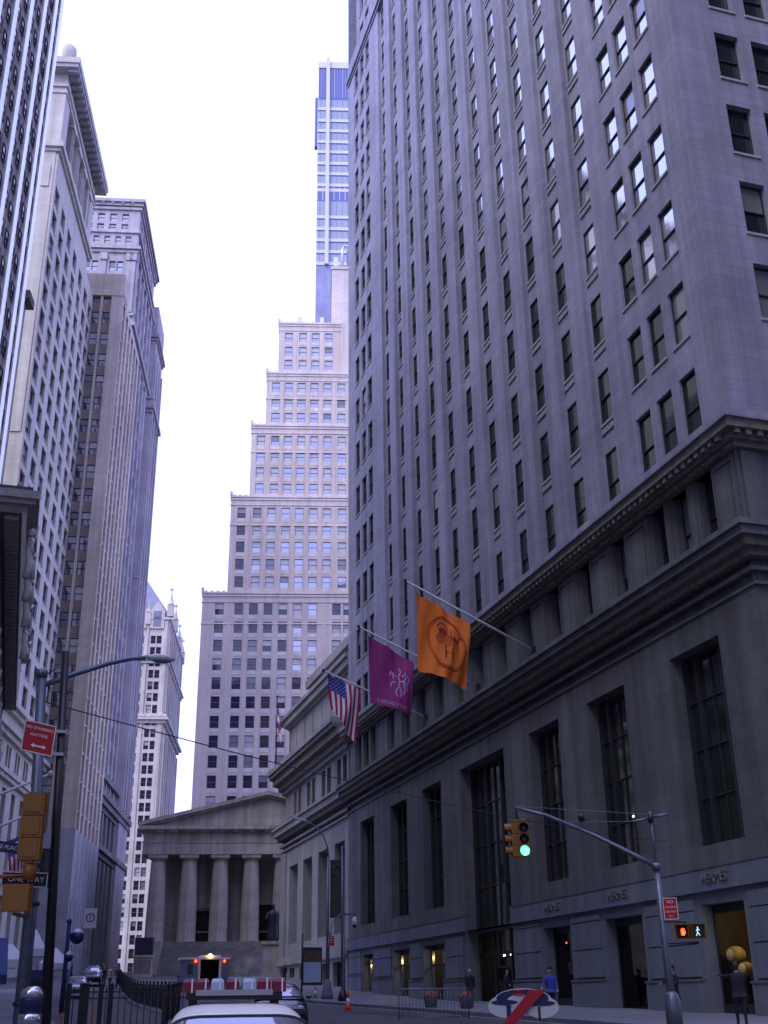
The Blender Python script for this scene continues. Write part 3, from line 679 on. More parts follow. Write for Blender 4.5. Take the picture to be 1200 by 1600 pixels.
# ================================================================== glass tower far behind
root = empty('glass_tower', (75.9, 321.1, 0), 14, 'slender pale blue glass tower rising far behind the stepped cream tower', 'glass tower')
M['towerwhite'] = plain('pale_tower_metal', (.55, .55, .52), .6); M['towerblue'] = glassmat('pale_blue_tower_glass', (.30, .34, .38), .5, .3)
mb = MB(); W = Wall('S', 0); bg_ = M['towerblue']
body(mb, .1, 34, .05, 30, 0, 326.5, M['slotgl'], ''); W.box(mb, 0, 34, 0, 237, 0, .5, stone('slate_blue_panel', (.28, .30, .42), 3, 4, .8, .05, .1))
W.box(mb, 0, 34, 326.5, 329.5, -.3, 30, M['towerwhite']); mb.build('core', root)
zs = [311.5, 306, 300.5, 295.7, 290.6, 285.9, 280.7, 276, 270.9, 264.9, 256.8, 251.8, 246.9, 242, 237]
for k, (zt, zb) in enumerate(zip(zs, zs[1:])):
    b = MB(); dark = k == 8
    if dark:
        W.box(b, 0, 34, zb, zt, -.01, .06, M['slotgl'])
        for x in range(0, 34, 2): W.box(b, x, x+.25, zb, zt, -.2, -.01, M['towerwhite'])
        W.box(b, 0, 34, zt-2.2, zt-.8, -.12, -.01, M['towerwhite'])
    else:
        W.box(b, 0, 34, zb+1.3, zt-.5, -.02, .06, bg_); W.box(b, 0, 34, zb, zb+1.3, -.25, .06, M['towerwhite']); W.box(b, 0, 34, zt-.5, zt, -.01, .06, M['slotgl'])
        for x in range(1, 34, 2): W.box(b, x, x+.1, zb+1.3, zt-.5, -.1, -.02, M['framel'])
    b.build('window_band', root)
b = MB(); W.box(b, 3.0, 4.3, 237, 331, -1.2, .05, M['towerwhite']); W.box(b, 15.0, 16.3, 237, 331, -1.2, .05, M['towerwhite']); b.build('fin', root)
b = MB()
for x in range(0, 34): W.box(b, x+.05, x+.2, 312, 326.4, -.25, -.01, M['towerblue'] if x % 3 else M['towerwhite'])
W.box(b, -1.1, -.1, 290, 313, 1, 3, M['slotgl']); b.build('crown_louvers', root)

# ================================================================== white gothic tower
root = empty('gothic_tower', (27.6, 263.6, 0), 12.3, 'white gothic tower with pinnacles and a steep slate roof', 'tower')
te = M['terra']; mb = MB(); Sw, Ew = Wall('S', 0), Wall('E', 0); hs = []; specs = []
gr_ = [82.3-2.78*k for k in range(27)]
for zt in gr_:
    for c, wq in ((-3.55, 1.15), (-2.15, 1.15), (-6.2, 1.1), (-7.6, 1.1)):
        hs.append((c-wq/2, c+wq/2, zt-1.95, zt)); specs.append((win_mesh(wq, 1.95, .3, 'framel', 'glass', rvar((.75, .05, .08, .06, .06)), 1, False), Sw, c, zt-1.95, 0))
facade(mb, Sw, -16, 0, 0, 87, hs, .35, te); hs = []
for zt in gr_[::1]:
    for k in range(8):
        c = 3.0+4.2*k; hs.append((c-.8, c+.8, zt-1.95, zt)); specs.append((win_mesh(1.6, 1.95, .3, 'framel', 'glass', rvar((.75, .05, .08, .06, .06)), 1, False), Ew, c, zt-1.95, 0))
facade(mb, Ew, 0, 36, 0, 87, hs, .35, te); body(mb, -16, 0, 0, 36, 0, 87, te, 'SE')
for k in range(9): Ew.box(mb, .3+4.2*k, 1.2+4.2*k, 0, 60, -.45, .01, te); Ew.box(mb, .3+4.2*k, 1.2+4.2*k, 64, 87, -.35, .01, te)
for x in (-5.2, -.8, -1.0, -9.2): Sw.box(mb, x, x+.5, 0, 86, -.25, .01, te)
for z, o in ((61.3, .6), (62.0, 1.2), (62.8, .7), (75.5, .5), (76.2, .9), (86.2, .5)): slab(mb, -16, 0, 0, 36, z, z+.6, o, te)
mb.build('wall', root)
place_windows(root, specs)
b = MB(); b.rings([[(-16, 0, 87), (0.3, 0, 87), (0.3, 36, 87), (-16, 36, 87)], [(-10, 7, 101), (-8.5, 7, 101), (-8.5, 28, 101), (-10, 28, 101)]], M['copper'], smooth=False); b.build('roof', root)
def pinn(x, y, z, h, r):
    b = MB(); b.box(x-r, x+r, y-r, y+r, z-3, z, te); b.lathe((x, y, z), [(r*1.35, 0), (r*.9, .25), (r*.35, h*.7), (.08, h)], te, 6)
    b.box(x-.12, x+.12, y-.12, y+.12, z+h, z+h+1.3, te); b.box(x-.5, x+.5, y-.12, y+.12, z+h+.55, z+h+.85, te)
    b.build('pinnacle', root)
pinn(.1, .1, 90, 3.2, .75); pinn(.1, 12, 90, 3.0, .75); pinn(.1, 24, 89, 2.6, .7); pinn(-5.0, 0, 88, 2.2, .6); pinn(-9, 0, 88, 2.4, .6); pinn(.1, 34, 88, 2.6, .7)
for x in (-2.9, -7.0):
    b = MB(); b.rings([[(x-1.7, -.4, 84), (x+1.7, -.4, 84), (x+1.7, -.4, 88.5), (x, -.4, 91), (x-1.7, -.4, 88.5)], [(x-1.7, 3, 84), (x+1.7, 3, 84), (x+1.7, 3, 88.5), (x, 3, 91), (x-1.7, 3, 88.5)]], te, smooth=False)
    b.box(x-.9, x+.9, -.5, -.38, 84.5, 88.3, M['copper']); b.build('dormer', root)

# ================================================================== massive block with the dark ornate base (beyond the slab)
root = empty('corniced_office_block', (7.68, 161.9, 0), 12.3, 'pale stone office block with heavy cornices rising behind the narrow slab tower', 'office building')
eq = M['equi']; el = M['equilow']; mb = MB(); Sw, Ew = Wall('S', 0), Wall('E', 0); hs = []; specs = []
def addw(W, c, zt, wq, hq, hs, fr='framel', p=(.3, .25, .3, .08, .07), gl='glassr', d=0, rec=.25):
    hs.append((c-wq/2, c+wq/2, zt-hq, zt)); specs.append((win_mesh(wq, hq, rec, fr, gl, rvar(p), 1, False), W, c, zt-hq, d))
for c in (-10.3, -8.4, -6.4, -4.4, -2.4):
    addw(Sw, c, 124.6, 1.15, 1.5, hs); addw(Sw, c, 122.5, 1.15, 1.1, hs)
for c in (-10.5, -8.7, -6.9, -5.1, -3.3, -1.6): addw(Sw, c, 120.0, .95, 1.5, hs)
for r_ in range(12):
    zt = 115-3.45*r_
    if 101.5 < zt < 105: continue
    for c in (-10.9, -7.3, -3.2):
        addw(Sw, c-.62, zt, 1.0, 2.0, hs); addw(Sw, c+.62, zt, 1.0, 2.0, hs)
facade(mb, Sw, -30, 0, 0, 127.1, hs, .28, eq); hs = []
for r_ in range(29):
    zt = 124.5-3.5*r_
    for k in range(9):
        c = 2.6+3.9*k; addw(Ew, c-.75, zt, 1.1, 2.0, hs, 'framel', (.7, .1, .1, .05, .05), 'glass'); addw(Ew, c+.75, zt, 1.1, 2.0, hs, 'framel', (.7, .1, .1, .05, .05), 'glass')
facade(mb, Ew, 0, 22, 28, 127.1, [h for h in hs if h[1] < 21.5], .28, eq); specs = [q for q in specs if q[1] is not Ew or q[2] < 21]
for k in range(6): Ew.box(mb, 3.9*k+.05, 3.9*k+.95, 30, 118, -.35, .01, eq)
for k in range(4): Wall('E', .9).box(mb, 24.2+3*k, 25.1+3*k, 30, 112, -.3, .01, eq)
for c in (-9.1, -5.25, -1.0, -.45): Sw.box(mb, c-.45, c+.4, 105, 116, -.3, .01, eq); Sw.box(mb, c-.6, c+.55, 115, 116.3, -.5, .01, eq)
body(mb, -30, 0, 0, 22, 0, 127.1, eq, 'SE')
body(mb, -30, .9, 24, 34.2, 0, 122, eq, '')
body(mb, -30, -.8, 22, 24, 0, 121, eq, '')
for z, o, h in ((101.6, .3, .7), (102.3, .7, .7), (104.4, .25, .5), (116.6, .3, .5), (117.2, .6, .6), (120.6, .3, .4), (125.3, .3, .5), (126.0, .5, .5), (126.6, .8, .6), (70, .15, .5)):
    slab(mb, -30, 0, 0, 22, z, z+h, o, eq)
    if z < 118: slab(mb, -30, .9, 24, 34.2, z-2, z-2+h, o*.9, eq)
for k in range(18): Sw.box(mb, -29.6+k*1.65, -29.1+k*1.65, 126.3, 126.6, -.7, -.4, eq)
mb.build('wall', root)
mb = MB()
for z0, z1, o in ((27.2, 27.8, .4), (27.8, 28.6, .9), (28.6, 29.4, 1.2), (20.9, 21.6, .5), (21.6, 22.3, 1.0), (31.6, 32.4, .6)): slab(mb, -30, .2, 0, 34.2, z0, z1, o, el)
mb.box(-30, .22, -.1, 34.3, 0, 32, el)
Ew2 = Wall('E', .22)
for k in range(8):
    Ew2.box(mb, 1.2+4*k, 2.4+4*k, 4.5, 20.5, -.55, .01, el); Ew2.box(mb, 2.9+4*k, 4.7+4*k, 6, 18, -.02, .01, M['glass']); Ew2.box(mb, 1.2+4*k, 2.3+4*k, 22.5, 27, -.4, .01, el); Ew2.box(mb, 2.9+4*k, 4.5+4*k, 22.9, 26.5, -.02, .01, M['glass'])
mb.build('base_storeys', root)
place_windows(root, specs)

# ================================================================== narrow slab with brown spandrels
root = empty('narrow_slab_tower', (1.23, 146.46, 0), 12.3, 'narrow slab tower with two window strips and a smooth pale base', 'office building')
ss, sbk, pb = M['slabstone'], M['slabbrick'], M['paleblue']; mb = MB(); Sw, Ew = Wall('S', 0), Wall('E', 4.46); hs = []; specs = []
strips = [(-.05, 1.17), (1.5, 2.72)]; rr = [98.1-3.53*k for k in range(21)]
hs = [(a, c, 21.3, 99.4, .3) for a, c in strips]; facade(mb, Sw, -2.5, 4.46, 21.3, 101, hs, .3, ss)
for a, c in strips:
    hh = []
    for zt in rr: addw(Sw, (a+c)/2, zt, 1.16, 2.0, hh, 'frame', (.45, .25, .08, .1, .12), 'glassr', .3, .12)
    facade(mb, Sw, a, c, 21.3, 99.4, hh, .14, sbk, d=.3)
ec = [1.5+3.05*k for k in range(6)]; hs = [(c-.95, c+.95, 21.3, 96.5, .3) for c in ec]
facade(mb, Ew, 0, 19, 21.3, 97.5, hs, .3, ss)
for c in ec:
    hh = []
    for zt in rr:
        addw(Ew, c, zt-1.8, 1.7, 2.0, hh, 'frame', (.75, .05, .05, .07, .08), 'glass', .3, .12)
        Ew.box(mb, c-.9, c+.9, zt-1.8-2.22, zt-1.8-2.02, .12, .31, M['creamband'])
    facade(mb, Ew, c-.95, c+.95, 21.3, 96.5, hh, .14, sbk, d=.3)
mb.face([(-2.5, 0, 97.5), (4.46, 0, 97.5), (4.46, 19, 97.5), (-2.5, 19, 97.5)], M['roof']); mb.box(-2.49, 4.44, .01, 2.6, 97.5, 101, ss)
mb.face([(-2.5, 19, 0), (4.46, 19, 0), (4.46, 19, 97.5), (-2.5, 19, 97.5)], ss); slab(mb, -2.5, 4.46, 0, 2.6, 97.2, 97.7, .1, ss, 0)
mb.build('wall', root)
mb = MB(); hs = []
for k in range(6): hs += [(ec[k]-.3, ec[k]+.3, 9.5, 13.2), (ec[k]-.35, ec[k]+.35, 5.6, 8.4)]
hs += [(8.2, 10.4, 3, 8)]
facade(mb, Ew, 0, 19, 0, 21.3, [(a, c, z0, z1, .4) for a, c, z0, z1 in hs[:-1]], .4, pb, d=-.06)
for a, c, z0, z1 in hs[:-1]: mb.face([Ew.P(a, z0, .33), Ew.P(c, z0, .33), Ew.P(c, z1, .33), Ew.P(a, z1, .33)], M['glass'])
facade(mb, Sw, -2.5, 4.52, 0, 21.3, [(-.05, 2.72, 14.5, 19.0)], .3, pb, d=-.06); Sw.box(mb, -.05, 2.72, 14.5, 19, .22, .3, M['glass'])
mb.face([(-2.5, -.06, 21.3), (4.52, -.06, 21.3), (4.52, 19, 21.3), (-2.5, 19, 21.3)], pb)
for k in range(7): Ew.box(mb, ec[0]-1.62+k*3.05, ec[0]-1.45+k*3.05, 0, 21.3, -.12, -.05, pb)
mb.build('base_storeys', root)
place_windows(root, specs)

# ================================================================== tower with the columned crown and deep cornice
root = empty('colonnaded_tower', (2, 150, 0), 12.3, 'grey granite tower crowned by columns under a deep cornice', 'office tower')
ft = M['fourteen']; mb = MB(); Ew = Wall('E', 0); Sw = Wall('S', -32.2); specs = []; hs = []
cc = [-30.3, -26.1, -21.8, -17.4, -13.0, -8.6, -4.9]
for r_ in range(19):
    zt = 98.0-3.5*r_
    for c in cc: addw(Ew, c, zt, 2.3, 2.4, hs, 'framel', (.55, .15, .15, .08, .07), 'glass', 0, .3)
specs = [(win_mesh(2.3, 2.4, .3, 'framel', 'glass', rvar((.55, .15, .12, .1, .08)), 2, True), q[1], q[2], q[3], q[4]) for q in specs]
facade(mb, Ew, -32.2, -3.4, 31.5, 97, [h for h in hs if h[3] < 97], .3, ft); specs = [q for q in specs if q[3] < 94.5]; facade(mb, Ew, -32.2, -9.8, 97, 101, [], .3, ft); body(mb, -34, 0, -32.2, -3.4, 0, 97, ft, 'ES'); body(mb, -34, 0, -32.2, -9.8, 96, 110, ft, 'ES')
facade(mb, Sw, -34, 0, 0, 110, [], 0, ft)
hs = [(a, a+2.6, 101.5, 108.2) for a in (-29.3, -25.1, -20.8, -16.5)]
facade(mb, Ew, -32.2, -9.8, 101, 110, hs, 1.3, ft)
for a, c, z0, z1 in hs: Ew.box(mb, a, c, z0, z1, 1.3, 1.4, ft); Ew.box(mb, a+.5, c-.5, 102.2, 106.8, 1.2, 1.31, M['glass'])
# southern corner pier and lower corner ornament
Sw.box(mb, -1.9, -.3, 60, 99.0, -.12, .01, ft); Sw.box(mb, -1.6, -.7, 93.5, 96.8, -.25, .01, ft)
mb.build('wall', root)
for a in (-26.0, -21.7, -17.4, -12.6):
    b = MB(); b.box(-.75, .1, -.72, .72, 0, 6.7, ft); b.box(-.75, .25, -.85, .85, 0, .5, ft); b.box(-.75, .3, -.9, .9, 6.1, 6.7, ft); b.build('column', root).location = (-.1, a+.02, 101.5)
mb = MB()
for z0, z1, o, m in ((98.9, 99.4, .3, ft), (99.4, 100.1, .6, ft), (100.1, 100.6, .3, ft), (108.3, 108.7, .15, ft), (109.3, 109.7, .25, ft), (111.4, 112.0, 1.45, M['equi']), (112.0, 112.9, 1.6, ft)):
    slab(mb, -34, 0, -32.2, -9.8, z0, z1, o, m)
slab(mb, -34, 0, -32.2, -9.8, 109.8, 111.5, .02, ft)
for k in range(18): Ew.box(mb, -33.2+k*1.3, -32.7+k*1.3, 111.0, 111.42, -1.3, -.1, M['equi'])
mb.build('cornice', root)
mb = MB(); mb.lathe((-.45, -31.4, 112.9), [(.95, 0), (.95, 2.9), (.9, 3.5), (.65, 3.9), (.1, 4.1)], ft, 20); mb.build('roof_drum', root)
mb = MB()
for z0, z1, o in ((30.6, 31.1, .5), (31.1, 31.7, .9), (27.9, 28.5, .45), (28.5, 29.0, .8), (23.7, 24.2, .4), (24.2, 24.7, .6), (13.5, 14.1, .3)): slab(mb, -34, 0, -32.2, -3.4, z0, z1, o, ft)
hs = []
for c in cc: hs += [(c-1.1, c-.15, 25.0, 27.4), (c+.15, c+1.1, 25.0, 27.4), (c-.9, c+.9, 15, 23), (c-1, c+1, 5.5, 12.5)]
facade(mb, Ew, -32.2, -3.4, 0, 31.5, [(a, c, z0, z1, .5) for a, c, z0, z1 in hs], .5, ft)
for a, c, z0, z1 in hs: Ew.box(mb, a, c, z0, z1, .45, .5, M['glass']); Ew.box(mb, (a+c)/2-.04, (a+c)/2+.04, z0, z1, .38, .45, M['framel'])
mb.build('base_storeys', root)
place_windows(root, specs)

# ================================================================== tower with white vertical fins, top left
FS = .72
root = empty('finned_tower', (2*FS, 150*FS, 1.6*(1-FS)), 12.3, 'grey tower striped by bright white vertical fins, top left corner', 'office tower')
root.scale = (FS, FS, FS); mb = MB(); Ew = Wall('E', 0)
body(mb, -30, -.3, -75, -39.6, 0, 135, M['bluespan'], ''); body(mb, -30, -.5, -165, -75, 0, 122, M['fourteen'], '')  # second body is unseen, raised to block light from the southwest
hs = []
fy = [-39.9, -42.3]+[-46.6-4.9*k for k in range(6)]
for a, c in zip(fy[1:], fy): Ew.box(mb, a+.3, (a+c)/2-.25, 10, 135, .02, .31, M['fourteen']); Ew.box(mb, (a+c)/2+.25, c-.3, 10, 135, .1, .31, M['equi'])
for k in range(20): Ew.box(mb, -164+4.4*k, -162+4.4*k, 5, 73, .1, .51, M['fourteen'])
mb.box(-20, -.2, -39.6, -36.9, 0, 74, M['fourteen']); slab(mb, -20, -.2, -38, -36.9, 73.2, 74.2, .7, M['soffit'])
mb.build('wall', root)
for y in fy: b = MB(); b.box(-.3, .22, y-.62, y+.62, 0, 135.5, M['whitefin']); b.build('fin', root)
specs = []
for a, c in zip(fy[1:], fy):
    for k in range(36):
        for q in ((.3, .72) if c-a > 3 else (.5,)): specs.append((win_mesh(1.0, 1.9, .0, 'frame', 'glassg', rvar(), 1, False), Ew, a+(c-a)*q, 12+3.4*k, .0))
place_windows(root, specs)

# ================================================================== exchange with sculpted pediment, left edge
root = empty('pedimented_exchange', (-1.9, 60, 0), 0, 'dark weathered marble cornice corner with white carved figures at the left edge', 'building')
mb = MB(); sf = M['soffit']; cv = M['carve']
mb.box(-34, -2.2, 3, 42, 0, 21, M['temple']); mb.box(-34, -1.05, 2, 41.5, 21, 25, sf); mb.box(-34, -.02, 6, 41, 25.3, 29.2, cv)
for k in range(9): mb.lathe((-1.6, 4.5+4.4*k, 6), [(1.0, 0), (.95, .5), (.85, .8), (.75, 13.6), (1.05, 15)], M['temple'], 16)
mb.box(-40, -8, 0, 40, 0, 62, M['temple'])  # unseen annex added behind the attic to darken the street
mb.build('wall', root)
mb = MB(); mb.box(-34, 0, -3, 41.4, 25, 25.32, sf)
for k in range(62): mb.box(-.85, -.15, -2.6+.7*k, -2.2+.7*k, 24.78, 25.02, cv)
for k in range(40): mb.box(-1.25, -1.0, 2.1+k, 2.6+k, 22.2+.3*math.sin(k*2.1), 23.4, M['slotgl'])
mb.build('cornice', root)
mb = MB(); mb.box(-34, .42, 5.6, 41.6, 29.2, 29.5, cv); mb.box(-34, .62, 5.4, 41.8, 29.5, 30.0, cv); mb.box(-34, .2, 5.4, 41.8, 30.0, 30.2, M['roof'])
for k in range(20): mb.ball((-.6, 6.2+1.8*k, 30.5), .2, M['carve'], 8, (1, 1, 1.6))
mb.build('attic', root)
rng = random.Random(5); cv = M['statue'] = plain('white_carved_marble', (.80, .78, .72), .7, noise=.15)
for i, y in enumerate((8.0, 12.4, 18.0, 26.0)):
    b = MB(); h = [3.3, 3.0, 3.1, 2.6][i]; x = .28; z = 25.35; l = rng.uniform(-.4, .4)
    b.tube([(x, y, z), (x+.16, y+l*.3, z+h*.3), (x-.04, y+l*.5, z+h*.55), (x+.10, y+l*.6, z+h*.78)], [.22, .27, .17, .22], cv, 8); b.ball((x+.08, y+l*.7, z+h*.92), .23, cv, 10)
    b.tube([(x+.1, y+.3, z+h*.74), (x+.3, y+.75, z+h*.5), (x+.5, y+1.0, z+h*.62)], [.14, .11, .09], cv, 6); b.tube([(x+.1, y-.3, z+h*.74), (x+.35, y-.7, z+h*.6), (x+.4, y-.6, z+h*.95)], [.14, .11, .09], cv, 6)
    b.tube([(x+.1, y, z+h*.32), (x+.4, y+.35, z+h*.2), (x+.35, y+.45, z+.05)], [.2, .16, .12], cv, 6)
    b.build('carved_figure', root)
# ================================================================== unseen blocks added outside the picture to shade the street
root = empty('south_shade_block', (30, -87, 0), 0, 'unseen plain block added south of the flag tower to keep light off it', 'office building')
mb = MB(); body(mb, 8, 40, 0, 113, 0, 150, M['bronze'], '')
for k in range(26): mb.box(7.88, 8.01, 2+4.3*k, 4+4.3*k, 6, 110, M['blindd'])
mb.build('wall', root)
root = empty('street_end_shade_block', (-60, -125, 0), 0, 'unseen plain block added behind the viewer to shut out southern light', 'office building')
mb = MB(); body(mb, 0, 85, 0, 60, 0, 140, M['fourteen'], ''); mb.build('wall', root)
# rooftop tank house seen in the gap between the towers
b = MB(); b.lathe((0, 0, 0), [(4.2, 0), (4.2, 5.5), (3.4, 7.0), (.4, 7.6)], M['copper'], 16); b.box(-6, 2, -3, 3, -60, 1.2, M['equi']); b.box(-6.5, -3.2, -2, 2, 1, 5, M['copper'])
tag(b.build('rooftop_tank', None, (44, 352, 44.0)), 'distant blue-grey water tank on a roof in the gap between the towers', 'water tank')

# ================================================================== flags on the tower
def flagpole(base, tip, label, group='flagpoles slanting from the tower cornice'):
    b = MB(); B, T = Vector(base), Vector(tip)
    b.tube([B, T], [.075, .05], M['steelb'] if False else M['plastic'], 10); b.ball(T+(T-B).normalized()*.08, .11, M['iron'], 10)
    b.obox(B+Vector((.05, 0, -.05)), (.14, 0, 0), (0, .12, 0), (0, 0, .22), M['iron'])
    return tag(b.build('flagpole'), label, 'flagpole', group)
flagpole((25.85, 56.03, 19.5), (18.58, 56.03, 22.86), 'pale slanting pole that carries the orange flag')
flagpole((25.85, 64.52, 19.54), (18.31, 64.52, 22.8), 'pale slanting pole that carries the purple flag')
flagpole((25.85, 74.48, 19.9), (18.59, 74.48, 22.72), 'pale slanting pole that carries the striped national flag')
def cloth(c, wave, nu, nv, matf):
    """c: corners hoist-tip, hoist-base, fly-base, fly-tip; u along the pole, v down the fly"""
    c = [Vector(q) for q in c]
    def P(u, v, off=0.0):
        p = c[0].lerp(c[1], u).lerp(c[3].lerp(c[2], u), v); y = wave(u, v); sag = .10*math.sin(math.pi*u)*math.sin(math.pi*v)
        return p+Vector((sag, y-off, 0))
    b = MB(); i0 = 0
    b.v = [tuple(P(i/nu, j/nv)) for j in range(nv+1) for i in range(nu+1)]
    for j in range(nv):
        for i in range(nu):
            k = j*(nu+1)+i; b.f.append((k, k+1, k+nu+2, k+nu+1)); b.m.append(b.mi(matf((i+.5)/nu, (j+.5)/nv))); b.sm.append(True)
    return b, P
def on_cloth(me, P, off=.03):
    for v in me.vertices: v.co = P(v.co.x, v.co.y, off)
    me.update(); return me
def stroke(b, P, pts, w_, m, off=.03):
    pts = [Vector(p) for p in pts]; pts = [q for a, c in zip(pts, pts[1:]) for q in [a.lerp(c, k/4) for k in range(4)]]+[pts[-1]]
    for a, c in zip(pts, pts[1:]):
        d = (c-a); n = Vector((-d.y, d.x)).normalized()*w_/2 if d.length else Vector((0, 0))
        b.face([P(*(a-n), off), P(*(a+n), off), P(*(c+n), off), P(*(c-n), off)], m)
# orange flag; local emblem coordinates: x to the right, y upward (0..1), mapped to (u, 1-v)
wv = lambda u, v: .26*math.sin(5*u+2.5*v)*(.25+v)+.12*math.sin(12*u-4*v)*(1.1-v)+.05*math.sin(23*u+6*v)
b, P0 = cloth([(19.13, 56.03, 22.3), (22.15, 56.03, 20.65), (21.96, 56.1, 17.05), (19.22, 56.1, 17.9)], wv, 60, 60, lambda u, v: M['orange'])
fo = b.build('house_flag'); tag(fo, 'orange flag printed with a brown carriage emblem and an H', 'flag')
Pm = lambda x, y, off=.03: P0(x, 1-y, off)
br = M['brown']; b = MB(); circ = [(.56+.36*math.cos(t), .5+.36*math.sin(t)) for t in [2*math.pi*k/32 for k in range(33)]]
stroke(b, Pm, circ, .016, br); stroke(b, Pm, [(.56+.33*math.cos(t), .5+.33*math.sin(t)) for t in [2*math.pi*k/32 for k in range(33)]], .006, br)
def blob(x, y, rx, ry): b.face([Pm(x+rx*math.cos(2*math.pi*k/12), y+ry*math.sin(2*math.pi*k/12)) for k in range(12)], br)
for cx, r_ in ((.40, .055), (.52, .07)):      # carriage wheels and body
    stroke(b, Pm, [(cx+r_*math.cos(t), .54+r_*math.sin(t)) for t in [2*math.pi*k/12 for k in range(13)]], .01, br)
    for k in range(3): stroke(b, Pm, [(cx-r_*math.cos(k), .54-r_*math.sin(k)), (cx+r_*math.cos(k), .54+r_*math.sin(k))], .006, br)
blob(.46, .65, .085, .045); stroke(b, Pm, [(.36, .69), (.42, .76), (.52, .75), (.56, .68)], .014, br)
blob(.70, .61, .075, .033); stroke(b, Pm, [(.76, .62), (.80, .70), (.84, .67)], .03, br); stroke(b, Pm, [(.55, .62), (.64, .62)], .01, br)
for x in (.65, .68, .74, .77): stroke(b, Pm, [(x, .6), (x-.015, .53), (x+.005, .48)], .012, br)
stroke(b, Pm, [(.61, .56), (.61, .66)], .02, br); blob(.61, .685, .014, .018)
b.build('emblem', fo)
for txt, sz, x, y in (('H', .26, .56, .36), ('HERMES', .085, .5, .16), ('PARIS', .055, .56, .085)):
    me = text_mesh(txt, sz, br, 'lettering', 0)
    for v in me.vertices: v.co.x += x; v.co.y += y
    me = on_cloth(me, lambda x, y, o: Pm(x, y, o)); put('lettering', me, fo)
wv2 = lambda u, v: .24*math.sin(4.5*u+2*v)*(.25+v)+.12*math.sin(11*u+4*v)*(1.1-v)+.04*math.sin(25*u-5*v)
b, P1 = cloth([(18.85, 64.52, 22.35), (21.7, 64.52, 20.75), (21.54, 64.6, 17.5), (19.05, 64.6, 18.2)], wv2, 60, 60, lambda u, v: M['purple'])
fp = b.build('house_flag'); tag(fp, 'purple flag with a pale griffin emblem and lettering along its lower edge', 'flag')
Pq = lambda x, y, off=.03: P1(x, 1-y, off); b = MB(); li = M['lilac']
for st in ([(.62, .38), (.66, .5), (.64, .6), (.70, .68), (.66, .74)], [(.66, .5), (.74, .52), (.80, .6), (.78, .7)], [(.74, .52), (.82, .48), (.86, .36)], [(.62, .38), (.56, .3), (.58, .22)],
           [(.74, .5), (.78, .38), (.74, .28)], [(.58, .56), (.5, .6), (.52, .5)], [(.56, .46), (.48, .44), (.46, .36)], [(.84, .5), (.88, .6), (.84, .66)], [(.66, .4), (.7, .3), (.66, .22)], [(.48, .62), (.44, .54)], [(.70, .6), (.76, .64)]):
    stroke(b, Pq, st, .022, li)
b.build('emblem', fp)
me = text_mesh('15 BROAD STREET', .088, li, 'lettering', 0)
for v in me.vertices: v.co.x += .5; v.co.y += .07
put('lettering', on_cloth(me, lambda x, y, o: Pq(x, y, o)), fp)
def usmat(u, v): return M['usblue'] if (u < 7/13 and v < .4) else M['usred' if int(u*13) % 2 == 0 else 'uswhite']
wv3 = lambda u, v: .26*math.sin(6*u+3*v)*(.3+v)+.08*math.sin(15*u+4*v)
def usflag(c, wave, label, grp='national flags', n=39):
    b, P = cloth(c, wave, n, 30, usmat); o = b.build('national_flag'); tag(o, label, 'flag', grp); s = MB()
    for r_ in range(9):
        for k in range(6 if r_ % 2 == 0 else 5):
            v = .4*(.5+r_)/9; u = 7/13*((k+.5)/6 if r_ % 2 == 0 else (k+1)/6); pts = []
            for sgn in (1, -1):
                pts = [P(u+.018*(1 if q % 2 == 0 else .42)*math.sin(q*math.pi/5), v+.014*(1 if q % 2 == 0 else .42)*math.cos(q*math.pi/5), .014*sgn) for q in range(10)]
                s.face(pts, M['uswhite'])
    s.build('stars', o); return o
usflag([(18.85, 74.48, 22.5), (21.2, 74.48, 21.5), (20.9, 74.6, 17.8), (19.1, 74.6, 20.1)], wv3, 'striped national flag hanging from the third slanting pole of the limestone tower')
b = MB(); b.tube([(25.9, 125.8, 26.3), (25.9, 125.8, 33.8)], [.08, .05], M['iron'], 8); b.ball((25.9, 125.8, 33.9), .12, M['iron'], 8)
tag(b.build('flagpole'), 'upright dark flagpole on the marble bank roof corner', 'flagpole')
usflag([(25.9, 125.7, 33.2), (25.9, 125.7, 31.2), (26.3, 125.5, 28.2), (26.45, 125.5, 30.0)], lambda u, v: .2*math.sin(9*v+3*u), 'small striped flag hanging limp on the upright pole over the bank')
for i, (y, z) in enumerate(((34.5, 7.0), (39, 6.7), (44, 6.5))):
    b = MB(); b.tube([(-2.4, y, z-.6), (.45-.1*i, y, z+.75)], [.05, .04], M['plastic'], 8); b.ball((.5-.1*i, y, z+.8), .08, M['plastic'], 8)
    tag(b.build('flagpole'), ['nearest pale pole slanting up from the exchange wall', 'middle pale pole slanting up from the exchange wall', 'farthest pale pole slanting up from the exchange wall'][i], 'flagpole', 'poles on the exchange wall')
usflag([(-.6, 44, 7.05), (.15, 44, 7.45), (.25, 44.1, 6.1), (-.35, 44.1, 5.6)], lambda u, v: .15*math.sin(8*v+4*u), 'striped flag behind the big yellow signal head at the left edge')

